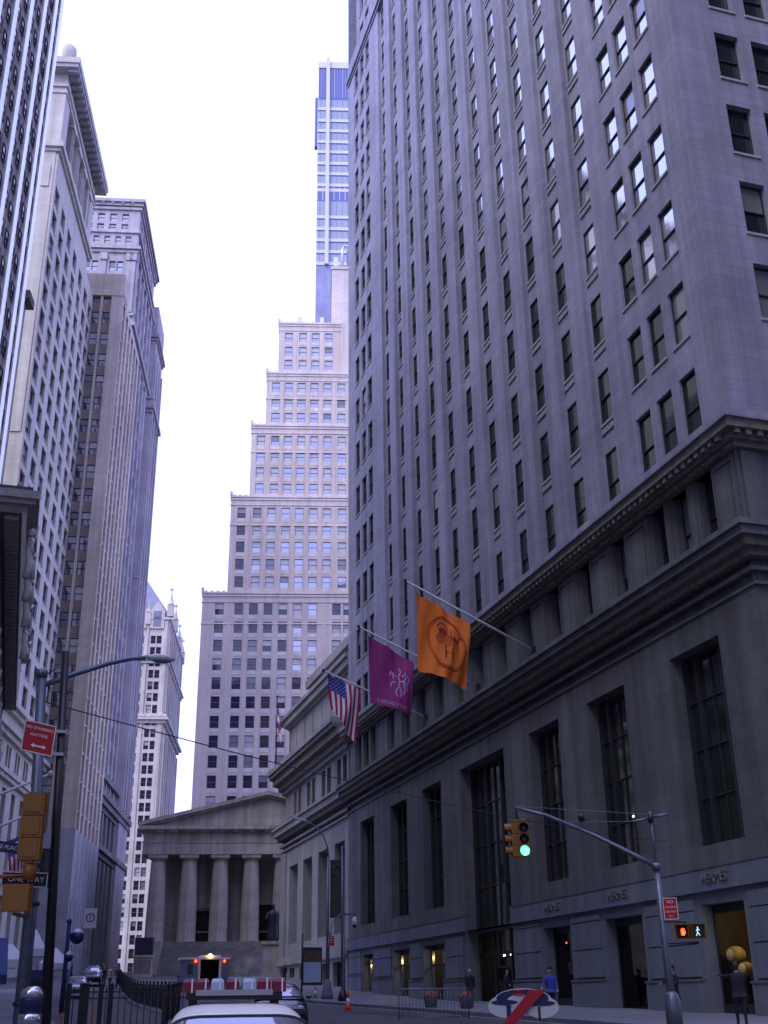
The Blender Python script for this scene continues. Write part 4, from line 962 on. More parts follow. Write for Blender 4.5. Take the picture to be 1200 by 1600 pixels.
# ================================================================== street furniture, left foreground
b = MB(); b.tube([(.64, 20, .4), (.34, 20, 7.3)], [.085, .062], M['black'], 12); b.lathe((.64, 20, .38), [(.2, 0), (.2, .12), (.1, .3)], M['black'], 14)
tag(b.build('sign_pole'), 'tall thin black pole in the left foreground', 'pole')
def sign(name, c, xa, w_, h_, m, lines, label, cat, rim=M['white'], tcol=None, slant=0):
    """flat sheet sign with raised rim line; lines: (text, size, dx, dz)"""
    xa = Vector(xa).normalized(); za = (Vector((0, 0, 1))+xa*slant).normalized(); n = xa.cross(za)     # n points away from the viewer
    n = n if n.y > 0 else -n; c = Vector(c); b = MB()
    b.obox(c, xa*w_/2, n*.008, za*h_/2, m)
    if rim:
        for s_ in (-1, 1):
            b.obox(c+za*s_*(h_/2-.012)-n*.012, xa*w_/2, n*.004, za*.008, rim); b.obox(c+xa*s_*(w_/2-.012)-n*.012, xa*.008, n*.004, za*h_/2, rim)
    o = b.build(name)
    if label: tag(o, label, cat)
    for t, s_, dx, dz in lines:
        me = text_mesh(t, s_, tcol or M['white'], 'lettering', .002)
        put('lettering', me, o, frame_mat(c+xa*dx+za*dz-n*.014, xa, za))
    return o
xa = Vector((.53, -.02, -.10))
o = sign('parking_sign', (.04, 19.82, 5.73), xa, .53, .52, M['red'], [('NO STANDING', .066, 0, .155), ('ANYTIME', .07, 0, .04)], 'red NO STANDING ANYTIME sign bolted to the tall black pole', 'parking sign', slant=.05)
b = MB(); X_ = xa.normalized(); c_ = Vector((.05, 19.80, 5.59))
b.obox(c_, X_*.07, (0, .002, 0), (0, 0, .014), M['white'])
for s_ in (-1, 1): b.face([c_+X_*s_*.13, c_+X_*s_*.07+Vector((0, 0, .04)), c_+X_*s_*.07-Vector((0, 0, .04))], M['white'])
b.build('arrow', o)
for z in (5.88, 5.5):
    b = MB(); b.obox((.38, 19.95, z), (.09, 0, 0), (0, .05, 0), (0, 0, .025), M['steelb']); b.build('bracket', o)
root = empty('street_lamp', (.2, 20.4, .42), 0, 'grey street lamp with a long arm over the street, beside the black pole', 'street lamp')
b = MB(); b.tube([(.03, 0, 0), (0, 0, 3), (-.22, 0, 6.55)], [.115, .10, .085], M['steel'], 12); b.lathe((.03, 0, 0), [(.24, 0), (.24, .1), (.17, .5), (.12, .7)], M['steel'], 12)
b.lathe((-.22, 0, 6.5), [(.1, 0), (.1, .12), (.02, .16)], M['steel'], 10)
for z in (1.2, 2.7, 3.3): b.lathe((.01, 0, z), [(.13, 0), (.13, .06)], M['iron'], 12)
b.build('pole', root)
b = MB(); b.tube([(-.2, 0, 6.35), (.3, 0, 6.58), (.9, 0, 6.83), (1.3, 0, 6.95), (1.55, 0, 6.97)], [.05, .048, .045, .04, .04], M['steel'], 10)
b.tube([(-.2, 0, 6.1), (.15, .04, 6.0), (.3, .04, 6.35)], .012, M['iron'], 6); b.tube([(-.2, 0, 6.5), (.05, .04, 6.72), (.25, .04, 6.55)], .012, M['iron'], 6); b.build('arm', root)
b = MB(); R_ = []
for t, (r_, h) in enumerate(((.03, .02), (.07, .05), (.11, .07), (.12, .075), (.10, .06), (.04, .03))):
    x = 1.5+.115*t; R_.append([(x, r_*math.cos(a), 7.0-.003*t+h*math.sin(a)) for a in [2*math.pi*k/12 for k in range(12)]])
b.rings(R_, M['plastic']); b.build('lamp_head', root)
b = MB(); b.ball((1.84, 0, 6.95), .1, M['blindd'], 12, (1.9, .9, .55)); b.build('lens', root)
def lens(b, c, n, r, m, visor=True, hous=M['yellow']):
    n = Vector(n).normalized(); a = n.cross(Vector((0, 0, 1))).normalized(); u = Vector((0, 0, 1)); c = Vector(c)
    b.rings([[c+n*d+rr*(a*math.cos(t)+u*math.sin(t)) for t in [2*math.pi*k/16 for k in range(16)]] for d, rr in ((0, r), (.02, r*.85), (.035, r*.4))], m)
    if visor:
        for k in range(13):
            t0, t1 = math.pi*(-.12+1.24*k/13), math.pi*(-.12+1.24*(k+1)/13); R1 = r*1.12
            p, q = a*math.cos(t0)+u*math.sin(t0), a*math.cos(t1)+u*math.sin(t1)
            b.face([c+p*R1, c+q*R1, c+q*R1+n*.22, c+p*R1+n*.22], hous); b.face([c+p*R1*.97, c+q*R1*.97, c+q*R1*.97+n*.22, c+p*R1*.97+n*.22], M['lens'])
def signal_head(parent, c, n, on, name='signal_head'):
    """three-section traffic light facing n"""
    n = Vector(n).normalized(); a = n.cross(Vector((0, 0, 1))).normalized(); c = Vector(c); b = MB()
    for k in (-1, 0, 1):
        cc = c+Vector((0, 0, .345*k)); b.obox(cc, a*.17, n*.10, (0, 0, .165), M['yellow']); b.obox(cc-n*.105, a*.13, n*.012, (0, 0, .12), M['yellow'])
        b.obox(cc+Vector((0, 0, .17)), a*.10, n*.07, (0, 0, .01), M['yellow'])
    b.obox(c+a*.175, a*.008, n*.05, (0, 0, .5), M['yellow']); b.obox(c-Vector((0, 0, .53)), a*.07, n*.06, (0, 0, .03), M['yellow'])
    o = b.build(name, parent)
    for k, nm in ((1, 'red'), (0, 'amber'), (-1, 'green')):
        l = MB(); m = M['lens'] if nm != on else (M['green_on'] if nm == 'green' else M['redl'] if nm == 'red' else M['amber_on'])
        lens(l, c+n*.10+Vector((0, 0, .345*k)), n, .135, m); l.build('lens', o)
root = empty('traffic_light', (0, 0, 0), 0, 'yellow traffic light seen from behind on the grey lamp post, left foreground', 'traffic light')
signal_head(root, (.09, 19.55, 4.25), (.22, 1, 0), '')
b = MB(); b.tube([(.14, 20.3, 4.78), (.1, 19.6, 4.78)], .035, M['yellow'], 8); b.build('bracket', root); b = MB(); b.tube([(.18, 20.35, 3.6), (.12, 19.6, 3.66)], .04, M['yellow'], 8); b.lathe((.12, 19.6, 3.45), [(.09, 0), (.1, .1), (.12, .22)], M['yellow'], 12); b.build('bracket', root)
def ped_head(parent, c, n, sym):
    n = Vector(n).normalized(); a = Vector((0, 0, 1)).cross(n).normalized(); c = Vector(c); b = MB()
    b.obox(c-n*.09, a*.2, n*.09, (0, 0, .2), M['yellow']); b.obox(c+n*.005, a*.18, n*.006, (0, 0, .18), M['lens'])
    b.obox(c+n*.06+Vector((0, 0, .2)), a*.2, n*.07, (0, 0, .008), M['yellow']); b.obox(c+n*.06-a*.2, a*.006, n*.07, (0, 0, .2), M['yellow']); b.obox(c+n*.06+a*.2, a*.006, n*.07, (0, 0, .2), M['yellow'])
    o = b.build('signal_head', parent); d = c+n*.016; u = Vector((0, 0, 1)); s = MB()
    if sym == 'hand':
        s.obox(d-u*.05, a*.05, n*.003, u*.055, M['red_on'])
        for k, h in enumerate((.05, .07, .075, .06)): s.obox(d+a*(-.042+.028*k)+u*(h/2+.0), a*.010, n*.003, u*(h/2+.02), M['red_on'])
        s.obox(d+a*.068-u*.02, a*.012, n*.003, u*.035, M['red_on']); s.build('hand_symbol', o)
    elif sym == 'walk':
        s.ball(d+u*.105, .024, M['walk_on'], 8, (1, .2, 1))
        for p, q in (((0, .08), (-.01, -.01)), ((-.01, -.01), (.045, -.12)), ((-.01, -.01), (-.03, -.07)), ((-.03, -.07), (-.06, -.13)), ((0, .07), (-.05, .01)), ((0, .07), (.05, .03))):
            s.tube([d+a*p[0]+u*p[1], d+a*q[0]+u*q[1]], .012, M['walk_on'], 6)
        s.build('walk_symbol', o)
root = empty('pedestrian_signal', (0, 0, 0), 0, 'yellow pedestrian signal seen from behind, just under the one-way sign', 'pedestrian signal')
ped_head(root, (-.02, 19.7, 3.18), (.2, 1, 0), '')
b = MB(); b.tube([(-.6, 19.75, 3.5), (.1, 19.8, 3.52), (.2, 20.3, 3.5)], .03, M['yellow'], 8); b.build('bracket', root); b = MB(); b.tube([(-.05, 19.7, 2.95), (.15, 20.3, 2.95)], .03, M['yellow'], 8); b.build('bracket', root)
sign('street_name_sign', (-.42, 19.9, 3.99), (1, 0, -.12), .82, .17, M['signblue'], [('EXCHANGE PLACE', .085, 0, 0)], 'dark blue street name sign reading PLACE at the left picture edge', 'street sign', None)
sign('one_way_sign', (.06, 20.0, 3.49), (1, 0, -.02), .72, .24, M['black'], [('ONE WAY', .12, .02, 0)], 'black and white ONE WAY sign crossing behind the two poles', 'road sign')
b = MB(); b.lathe((.3, 17, .25), [(.15, 0), (.15, 1.15)], M['steel'], 20); b.lathe((.3, 17, 1.4), [(.155, 0), (.155, .12)], M['steelb'], 20); b.lathe((.3, 17, 1.52), [(.14, 0), (.15, .16), (.15, .2)], M['signblue'], 20); b.lathe((.3, 17, 1.72), [(.155, 0), (.15, .08), (.08, .13), (.01, .14)], M['steelb'], 20)
tag(b.build('steel_bollard'), 'shiny steel cylinder with a domed blue and chrome cap, left of the black pole', 'bollard')
root = empty('market_stall', (-.9, 22, 0), 0, 'dark stall with a blue awning at the left edge', 'stall')
b = MB(); b.box(-1.2, .75, -.5, .8, .4, 2.1, M['black']); b.build('counter', root)
b = MB(); b.face([(-1.3, -.9, 2.1), (.85, -.9, 2.1), (.8, .8, 2.75), (-1.3, .8, 2.75)], M['awning']); b.face([(-1.3, -.9, 1.95), (.85, -.9, 1.95), (.85, -.9, 2.1), (-1.3, -.9, 2.1)], M['awning']); b.face([(.85, -.9, 2.1), (.8, .8, 2.75), (.8, .8, 2.1)], M['awning']); b.build('awning', root)
root = empty('telephone_kiosk', (.62, 32, G(32)+.12), 0, 'black telephone kiosk with a white receiver mark, behind the foreground poles', 'telephone kiosk')
b = MB(); b.box(-.3, .3, -.2, .2, 0, 1.45, M['black']); b.box(-.28, .28, -.22, .2, 1.45, 1.7, M['signblue']); b.build('housing', root)
b = MB(); b.tube([(-.02, -.23, 1.32), (-.06, -.23, 1.2), (-.06, -.23, 1.08), (-.02, -.23, .98)], [.035, .02, .02, .035], M['white'], 8); b.build('receiver_mark', root)
def tent(x, y, w_, h0, h1, label):
    root = empty('canopy_tent', (x, y, G(y)+.1), 0, label, 'tent', 'white canopy tents on the left pavement'); b = MB(); r_ = w_/2
    b.rings([[(-r_, -r_, h0), (r_, -r_, h0), (r_, r_, h0), (-r_, r_, h0)], [(-.05, -.05, h1), (.05, -.05, h1), (.05, .05, h1), (-.05, .05, h1)]], M['plastic'], False, False)
    for a, c in (((-r_, -r_), (r_, -r_)), ((r_, -r_), (r_, r_)), ((-r_, -r_), (-r_, r_)), ((-r_, r_), (r_, r_))): b.face([(*a, h0-.3), (*c, h0-.3), (*c, h0), (*a, h0)], M['plastic'])
    b.build('canopy', root)
    for s_, t_ in ((-1, -1), (1, -1), (1, 1), (-1, 1)): q = MB(); q.tube([(s_*r_*.97, t_*r_*.97, 0), (s_*r_*.97, t_*r_*.97, h0)], .03, M['steel'], 6); q.build('leg', root)
tent(.85, 55, 1.0, 2.7, 3.5, 'white peaked canopy between the two foreground poles, nearest tent')
tent(2.0, 62, 1.5, 2.2, 2.9, 'white peaked canopy just right of the black pole'); tent(-.1, 50, 1.2, 2.2, 2.8, 'low white canopy behind the grey lamp post')
root = empty('globe_lamp', (2.45, 60, G(60)+.1), 0, 'blue lamp standard with two round globes, right of the black pole', 'street lamp')
b = MB(); b.tube([(0, 0, 0), (0, 0, 4.0)], [.12, .09], M['awning'], 10); b.ball((0, 0, 4.05), .13, M['awning'], 10); b.tube([(0, 0, 3.4), (.35, 0, 3.6)], .04, M['awning'], 6); b.build('pole', root)
for x, z, r_ in ((.42, 3.35, .33), (.12, 2.45, .22)): q = MB(); q.ball((x, 0, z), r_, M['signblue'], 14); q.ball((x, 0, z+.1), r_*.96, M['plastic'], 14, (.9, .9, .9)); q.build('globe', root)

# ================================================================== fences and barriers
root = empty('picket_fence', (1.0, 24, G(24)), 3, 'near black picket fence with thick posts, beside the white car', 'fence')
b = MB()
for z in (1.38, 1.27, .25): b.box(0, 2.3, -.012, .012, z, z+.022, M['iron'])
b.build('rail', root)
for x in (.09, .33, .42, .68, .86): q = MB(); q.box(x-.045, x+.045, -.05, .05, 0, 1.5, M['black']); q.lathe((x, 0, 1.5), [(.05, 0), (.055, .03), (.02, .06)], M['iron'], 8); q.build('post', root)
q = MB(); q.box(-.03, .01, -.06, .06, 0, 1.05, M['yellow']); q.box(.53, .58, -.03, .03, 0, 1.15, M['yellow']); q.build('reflector_strip', root)
for k in range(18): q = MB(); x = .18+k*.12; q.tube([(x, 0, 0), (x, 0, 1.42)], .011, M['iron'], 6); q.lathe((x, 0, 1.42), [(.011, 0), (.02, .02), (.003, .06)], M['iron'], 6); q.build('picket', root)
path = [(9.4, 114), (8.9, 104), (8.4, 94), (8.05, 84), (7.8, 74), (7.5, 64), (7.1, 56), (6.3, 48), (5.2, 41), (4.4, 37)]
pts = []
for (x0, y0), (x1, y1) in zip(path, path[1:]):
    n = max(1, round(math.hypot(x1-x0, y1-y0)/2.6)); pts += [(x0+(x1-x0)*k/n, y0+(y1-y0)*k/n) for k in range(n)]
pts.append(path[-1])
b = MB()
b.box(0, 2.5, -.02, .02, .12, .2, M['black']); b.box(0, 2.5, -.02, .02, 1.12, 1.18, M['black'])
for k in range(17): b.box(.06+k*.15, .14+k*.15, -.015, .015, .2, 1.28, M['black'])
pm = b.mesh('infill'); b = MB(); b.box(-.05, .05, -.05, .05, 0, 1.38, M['black']); b.ball((0, 0, 1.4), .07, M['black'], 8); po = b.mesh('post')
b = MB(); b.box(-.14, .14, -.16, .16, .0, .16, M['plastic']); fm = b.mesh('foot')
for i, ((x0, y0), (x1, y1)) in enumerate(zip(pts, pts[1:])):
    root = empty('barrier_section', (x0, y0, G(y0)), 0, 'black barrier section in the long curved row across the road', 'barrier', 'black barrier sections along the road')
    L_ = math.hypot(x1-x0, y1-y0); root.rotation_euler = (0, -math.atan2(G(y1)-G(y0), L_), math.atan2(y1-y0, x1-x0)); root.scale = (L_/2.55, 1, 1)
    put('infill', pm, root); put('post', po, root); put('foot', fm, root)
    if i == 0: root['label'] = 'farthest black barrier section, at the feet of the standing group'
    if i == len(pts)-2: root['label'] = 'nearest black barrier section, beside the white police car'
def barrier(x, y, az, label):
    root = empty('crowd_barrier', (x, y, G(y)+.01), az, label, 'barrier'); b = MB()
    b.tube([(0, 0, .1), (0, 0, 1.1), (.08, 0, 1.15), (2.52, 0, 1.15), (2.6, 0, 1.1), (2.6, 0, .1)], .022, M['steel'], 8); b.tube([(0, 0, .2), (2.6, 0, .2)], .02, M['steel'], 8); b.build('frame', root)
    for k in range(1, 20): q = MB(); q.tube([(k*.13, 0, .2), (k*.13, 0, 1.14)], .009, M['steel'], 6); q.build('bar', root)
    for u in (.3, 2.3): q = MB(); q.tube([(u, -.3, 0), (u, 0, .2), (u, .3, 0)], .018, M['steel'], 6); q.build('foot', root)
barrier(14.0, 44.2, 18, 'steel crowd barrier standing in the road before the glazed entrance')

# ================================================================== right hand traffic signal mast
ux = Vector((.866, -.5, 0)); P0_ = Vector((18.45, 32.1, 0))
root = empty('signal_mast', (0, 0, 0), 0, 'grey traffic signal mast with a curved arm and wire-braced top bar, right', 'signal post')
b = MB(); b.tube([P0_+Vector((.06, -.03, .5)), P0_+Vector((.02, 0, 3)), P0_+Vector((.0, 0, 5.35))], [.13, .105, .09], M['steel'], 12); b.lathe(P0_+Vector((.06, -.03, .5)), [(.24, 0), (.24, 1.05), (.2, 1.2), (.13, 1.3)], M['steel'], 8); b.lathe(P0_+Vector((0, 0, 5.2)), [(.14, 0), (.14, .2)], M['steel'], 12); b.build('post', root)
b = MB(); b.tube([P0_+Vector((0, 0, 5.3)), (17.95, 32.36, 5.62), (17.45, 32.66, 5.95), (16.9, 33.0, 6.3), (16.4, 33.27, 6.57), (15.6, 33.6, 6.95), (14.72, 33.95, 7.2)], [.08, .075, .07, .065, .06, .055, .05], M['steel'], 10); b.build('arm', root)
b = MB(); b.tube([P0_+Vector((0, 0, 5.3)), P0_+Vector((-.03, 0, 6.95))], .035, M['steel'], 8); b.lathe(P0_+Vector((-.03, 0, 6.6)), [(.09, 0), (.09, .25)], M['iron'], 8)
c_ = P0_+Vector((-.03, 0, 6.74))
for s_ in (-1, 1): b.tube([c_+ux*s_*.1+Vector((0, 0, .02*s_)), c_+ux*s_*.56+Vector((0, 0, .1*s_))], .045, M['steel'], 8)
b.build('top_bar', root)
b = MB(); E_ = Vector((14.72, 33.95, 7.25)); b.tube([c_+Vector((0, 0, .1)), E_], .008, M['steel'], 5, False); b.tube([c_-Vector((0, 0, .1)), Vector((16.2, 33.3, 6.72)), E_], .008, M['steel'], 5, False)
b.ball((16.55, 33.05, 6.83), .13, M['iron'], 10); b.ball((18.0, 32.4, 6.82), .03, M['warm_on'], 8); b.build('brace_wire', root)
root = empty('traffic_light', (0, 0, 0), 0, 'yellow traffic light hanging from the curved arm, its green lamp lit', 'traffic light')
to = Vector((-.42, -.9, -.02)); wst = Vector((-.95, .25, 0))
signal_head(root, (14.93, 33.85, 6.22), to, 'green'); signal_head(root, (14.66, 34.0, 6.22), wst, 'red')
b = MB(); b.tube([(14.72, 33.95, 7.2), (14.76, 33.93, 6.85)], .04, M['iron'], 8); b.obox((14.8, 33.92, 6.82), (.2, -.1, 0), (.03, .06, 0), (0, 0, .03), M['yellow']); b.build('bracket', root); b = MB(); b.obox((14.8, 33.92, 5.66), (.2, -.1, 0), (.03, .06, 0), (0, 0, .03), M['yellow']); b.build('bracket', root)
root = empty('pedestrian_signal', (0, 0, 0), 0, 'pedestrian signal pair with a lit red hand and a white walking figure, right', 'pedestrian signal')
ped_head(root, P0_+ux*.50+Vector((0, -.15, 3.42)), (-.75, -.65, 0), 'hand'); ped_head(root, P0_+ux*.95+Vector((0, -.1, 3.42)), (-.30, -.95, 0), 'walk')
b = MB(); b.tube([P0_+Vector((0, 0, 3.72)), P0_+ux*.3+Vector((0, -.1, 3.7)), P0_+ux*.7+Vector((0, 0, 3.68))], .025, M['iron'], 6); b.build('bracket', root); b = MB(); b.tube([P0_+Vector((0, 0, 3.1)), P0_+ux*1.0+Vector((0, 0, 3.12))], .025, M['iron'], 6); b.build('bracket', root)
sign('parking_sign', P0_+ux*.27+Vector((-.05, -.12, 4.07)), (.9, -.43, 0), .42, .62, M['red'], [('NO', .12, 0, .19), ('STANDING', .066, 0, .04), ('ANYTIME', .07, 0, -.09), ('<--', .1, 0, -.21)], 'red parking sign on the right-hand signal mast above the red hand', 'parking sign')
b = MB(); A_, Z_ = Vector((.5, 20, 6.3)), Vector((26.8, 45.5, 7.9))
b.tube([A_.lerp(Z_, k/16)+Vector((0, 0, -1.3*4*(k/16)*(1-k/16)*.25)) for k in range(17)], .012, M['iron'], 5, False); tag(b.build('overhead_cable'), 'thin black cable strung across the street from the black pole', 'cable')

# ================================================================== far pavement posts, banner, signs, cones
root = empty('street_lamp', (20.95, 82.4, G(82)+.16), 0, 'tall dark curved street lamp before the marble bank, arm reaching left', 'street lamp')
b = MB(); b.tube([(0, 0, 0), (0, 0, 9.4)], [.12, .08], M['steel'], 10); b.lathe((0, 0, 0), [(.42, 0), (.4, .3), (.25, 1.1), (.14, 1.25)], M['granite'], 12); b.build('pole', root)
b = MB(); b.tube([(0, 0, 9.4), (-.06, .02, 10.1), (-.35, .1, 10.9), (-.95, .3, 11.6), (-1.6, .4, 11.95)], [.07, .06, .055, .05, .045], M['steel'], 8); b.build('arm', root)
b = MB(); b.obox((-2.2, .55, 12.12), (.68, -.12, -.16), (.02, .1, 0), (0, 0, .07), M['plastic']); b.build('lamp_head', root)
root = empty('street_lamp', (20.65, 77.3, G(77)+.16), 0, 'thin pale pole with a small lamp and white camera dome, right of the curved lamp', 'street lamp')
b = MB(); b.tube([(0, 0, 0), (0, 0, 9.7)], [.09, .06], M['steel'], 10); b.tube([(.16, 0, 0), (.16, 0, 5.4)], .05, M['steel'], 8); b.lathe((.05, 0, 0), [(.36, 0), (.3, .35), (.12, .8)], M['iron'], 12); b.build('pole', root)
b = MB(); b.tube([(-.8, 0, 3.9), (-.75, 0, 4.5), (-.5, 0, 5.0), (-.1, 0, 5.3), (.3, 0, 5.35)], .035, M['steel'], 8); b.obox((.55, -.05, 5.3), (.42, 0, .0), (0, .16, 0), (.0, 0, .06), M['steel']); b.build('arm', root)
b = MB(); b.lathe((.82, -.1, 4.55), [(.02, 0), (.18, .1), (.2, .3), (.14, .55), (.04, .62)], M['plastic'], 14); b.ball((.82, -.1, 4.6), .16, M['lens'], 10); b.build('camera_dome', root)
root = empty('street_banner', (0, 0, 0), 0, 'long dull green banner with a dark ring, hung from the curved lamp post', 'banner')
b = MB(); b.box(21.0, 21.92, 81.9, 81.93, 7.1, 11.0, M['banner']); b.tube([(20.95, 82.2, 11.0), (21.95, 81.9, 11.0)], .02, M['iron'], 6); b.build('cloth', root)
b = MB(); b.rings([[(21.46+r_*math.cos(t), y, 10.2+r_*math.sin(t)) for t in [2*math.pi*k/24 for k in range(24)]] for r_, y in ((.30, 81.89), (.38, 81.89), (.38, 81.88), (.30, 81.88), (.30, 81.89))], M['lens'], False); b.build('ring', root)
sign('parking_sign', (21.15, 82.1, 5.6), (1, 0, 0), .46, .68, M['red'], [('NO', .14, 0, .2), ('STANDING', .085, 0, .04), ('ANYTIME', .085, 0, -.1)], 'small red sign low on the curved lamp post before the bank', 'parking sign')
sign('parking_sign', (5.7, 100, 8.15), (1, 0, 0), 1.0, 1.5, M['plastic'], [('O', 1.0, 0, 0), ('T', .5, 0, 0)], 'white hanging banner with a red ring on the narrow slab tower', 'banner', None, M['redl'])
def cone(x, y, m, label, h=.75):
    b = MB(); z = G(y)+(.16 if x > 19.6 else 0); b.box(x-.2, x+.2, y-.2, y+.2, z, z+.05, m)
    b.lathe((x, y, z+.05), [(.15, 0), (.11, h*.3)], m, 14); b.lathe((x, y, z+.05+h*.3), [(.11, 0), (.075, h*.3)], M['white'], 14); b.lathe((x, y, z+.05+h*.6), [(.075, 0), (.03, h*.4)], m, 14)
    tag(b.build('traffic_cone'), label, 'traffic cone')
cone(20.5, 84, M['conegreen'], 'small green cone beside the curved lamp post base'); cone(16.2, 59.5, M['cone'], 'orange and white cone on the road below the bank', .95)
def planter(x, y, label):
    root = empty('flower_planter', (x, y, G(y)+.16), 0, label, 'planter', 'planters with red flowers along the kerb'); b = MB()
    b.lathe((0, 0, 0), [(.28, 0), (.36, .5), (.4, .55)], M['granite'], 14); b.build('pot', root); b = MB(); rg = random.Random(int(x*100))
    for k in range(70):
        p = Vector((rg.gauss(0, .18), rg.gauss(0, .18), .55+abs(rg.gauss(0, .11)))); b.ball(p, .045, M['cone'] if k % 3 else M['conegreen'], 5)
    b.build('flowers', root)['kind'] = 'stuff'
planter(20.2, 58.5, 'red flower planter left of the walking grey-haired person'); planter(21.0, 55.6, 'red flower planter beside the crowd barrier end')
# notice box and posts by the bank
root = empty('notice_case', (22.6, 95, G(95)+.16), 0, 'blue and white poster case between two thin dark posts at the bank wall', 'poster case')
b = MB(); b.tube([(-.75, -1, -.2), (-.75, -1, 4.3)], .07, M['iron'], 8); b.tube([(1.4, -1, -.2), (1.4, -1, 4.3)], .07, M['iron'], 8); b.build('post', root)
b = MB(); b.box(-.5, 1.1, -.05, .1, .5, 3.3, M['frame']); b.build('case', root); b = MB(); b.box(-.4, 1.0, -.08, -.055, .7, 2.2, M['bluegl']); b.box(-.4, 1.0, -.08, -.055, 2.2, 3.0, M['shopwarm']); b.build('poster', root)

# ================================================================== guard booth, oval sign
root = empty('guard_booth', (16.6, 109.4, G(109)), 4, 'pale guard booth with a dark open front and three amber lamps before the stairs', 'booth')
b = MB(); wp = M['plastic']
b.box(-2.1, -1.75, 0, 3, 0, 2.25, M['steel']); b.box(-2.2, -.55, -.05, .1, 0, 2.25, M['steel']); b.box(-.65, -.45, -.12, .2, 0, 2.4, wp); b.box(1.2, 1.4, -.12, .2, 0, 2.4, wp); b.box(1.4, 2.1, 0, 3, 0, 2.2, M['steel'])
b.box(-.45, 1.2, 2.9, 3, 0, 2.3, M['shopdark']); b.box(-.5, -.44, .2, 3, 0, 2.3, M['shopdark']); b.box(1.18, 1.25, .2, 3, 0, 2.3, M['shopdark']); b.box(-1.6, -1.1, -.07, -.04, 1.0, 1.9, M['lens']); b.build('wall', root)
b = MB(); b.box(-2.3, 2.2, -.3, 3.1, 2.25, 2.42, wp); b.box(-.5, 1.3, -.2, 2, 2.42, 2.6, wp); b.build('roof', root)
for x, z, m, r_ in ((-.9, 2.1, 'red_on', .12), (.35, 2.55, 'amber_on', .17), (1.65, 2.1, 'red_on', .12)): q = MB(); q.ball((x, -.32, z), r_, M['amber_on'] if m == 'amber_on' else M['red_on'], 10); q.build('lamp', root)
root = empty('oval_sign', (16.6, 38.6, G(38.6)), 27, 'large oval blue and white stall sign crossed by a slanting red panel', 'sign')
def oval(cx, cz, rx, rz, y0, y1, m, b):
    b.rings([[(cx+rx*math.cos(t), y, cz+rz*math.sin(t)) for t in [2*math.pi*k/28 for k in range(28)]] for y in (y0, y1)], m, True, False)
b = MB(); oval(0, .82, .98, .40, 0, .05, M['plastic'], b); oval(-.55, .66, .62, .36, -.03, .0, M['plastic'], b); oval(.62, .62, .58, .34, -.03, 0, M['plastic'], b); b.build('board', root)
b = MB(); oval(0, .90, .88, .28, -.035, -.03, M['signblue'], b); oval(-.1, .82, .42, .2, -.045, -.036, M['plastic'], b); oval(-.6, .78, .45, .08, -.05, -.036, M['signblue'], b); oval(.68, .74, .4, .08, -.05, -.036, M['signblue'], b)
b.box(-.55, -.4, -.06, -.03, .25, .75, M['signblue']); b.box(.5, .58, -.06, -.03, .2, .65, M['lens']); b.build('blue_pattern', root)
b = MB(); b.rings([[(-.72, y, .1), (-.28, y, .1), (.78, y, 1.12), (.30, y, 1.18)] for y in (-.14, -.08)], M['red'], True, False); b.build('red_panel', root)
b = MB()
for x in (-.2, -.1, 0): b.ball((x, -.06, 1.13), .06, M['red'], 8)
b.box(-.28, .08, -.08, -.05, 1.0, 1.09, M['red']); b.build('red_crown_mark', root)

b = MB(); rg = random.Random(12)
for x, y, w1, l1 in ((12, 30, 1.6, 5), (8, 62, 2.2, 7), (14.5, 70, 1.4, 9), (4.5, 88, 2.0, 5), (16, 52, 1.2, 6), (6, 100, 1.6, 4)):
    n = 6
    for k in range(n):
        y0, y1 = y+l1*k/n, y+l1*(k+1)/n; b.face([(x, y0, G(y0)+.009), (x+w1, y0, G(y0)+.009), (x+w1, y1, G(y1)+.009), (x, y1, G(y1)+.009)], M['roadpatch'])
b.build('asphalt_patch')['kind'] = 'structure'
for x, y, lab in ((14.0, 41.5, 'round iron manhole cover in the road near the crowd barrier'), (6.2, 78, 'round iron manhole cover in the road beside the black barrier row')):
    b = MB(); b.lathe((x, y, G(y)+.0), [(.42, 0), (.42, .018)], M['iron'], 24); tag(b.build('manhole_cover'), lab, 'manhole cover')
b = MB()
for k in range(24): y0, y1 = 20+3.2*k, 22.9+3.2*k; b.face([(18.9, y0, G(y0)+.008), (19.0, y0, G(y0)+.008), (19.0, y1, G(y1)+.008), (18.9, y1, G(y1)+.008)], M['line'])
b.build('edge_line')['kind'] = 'structure'
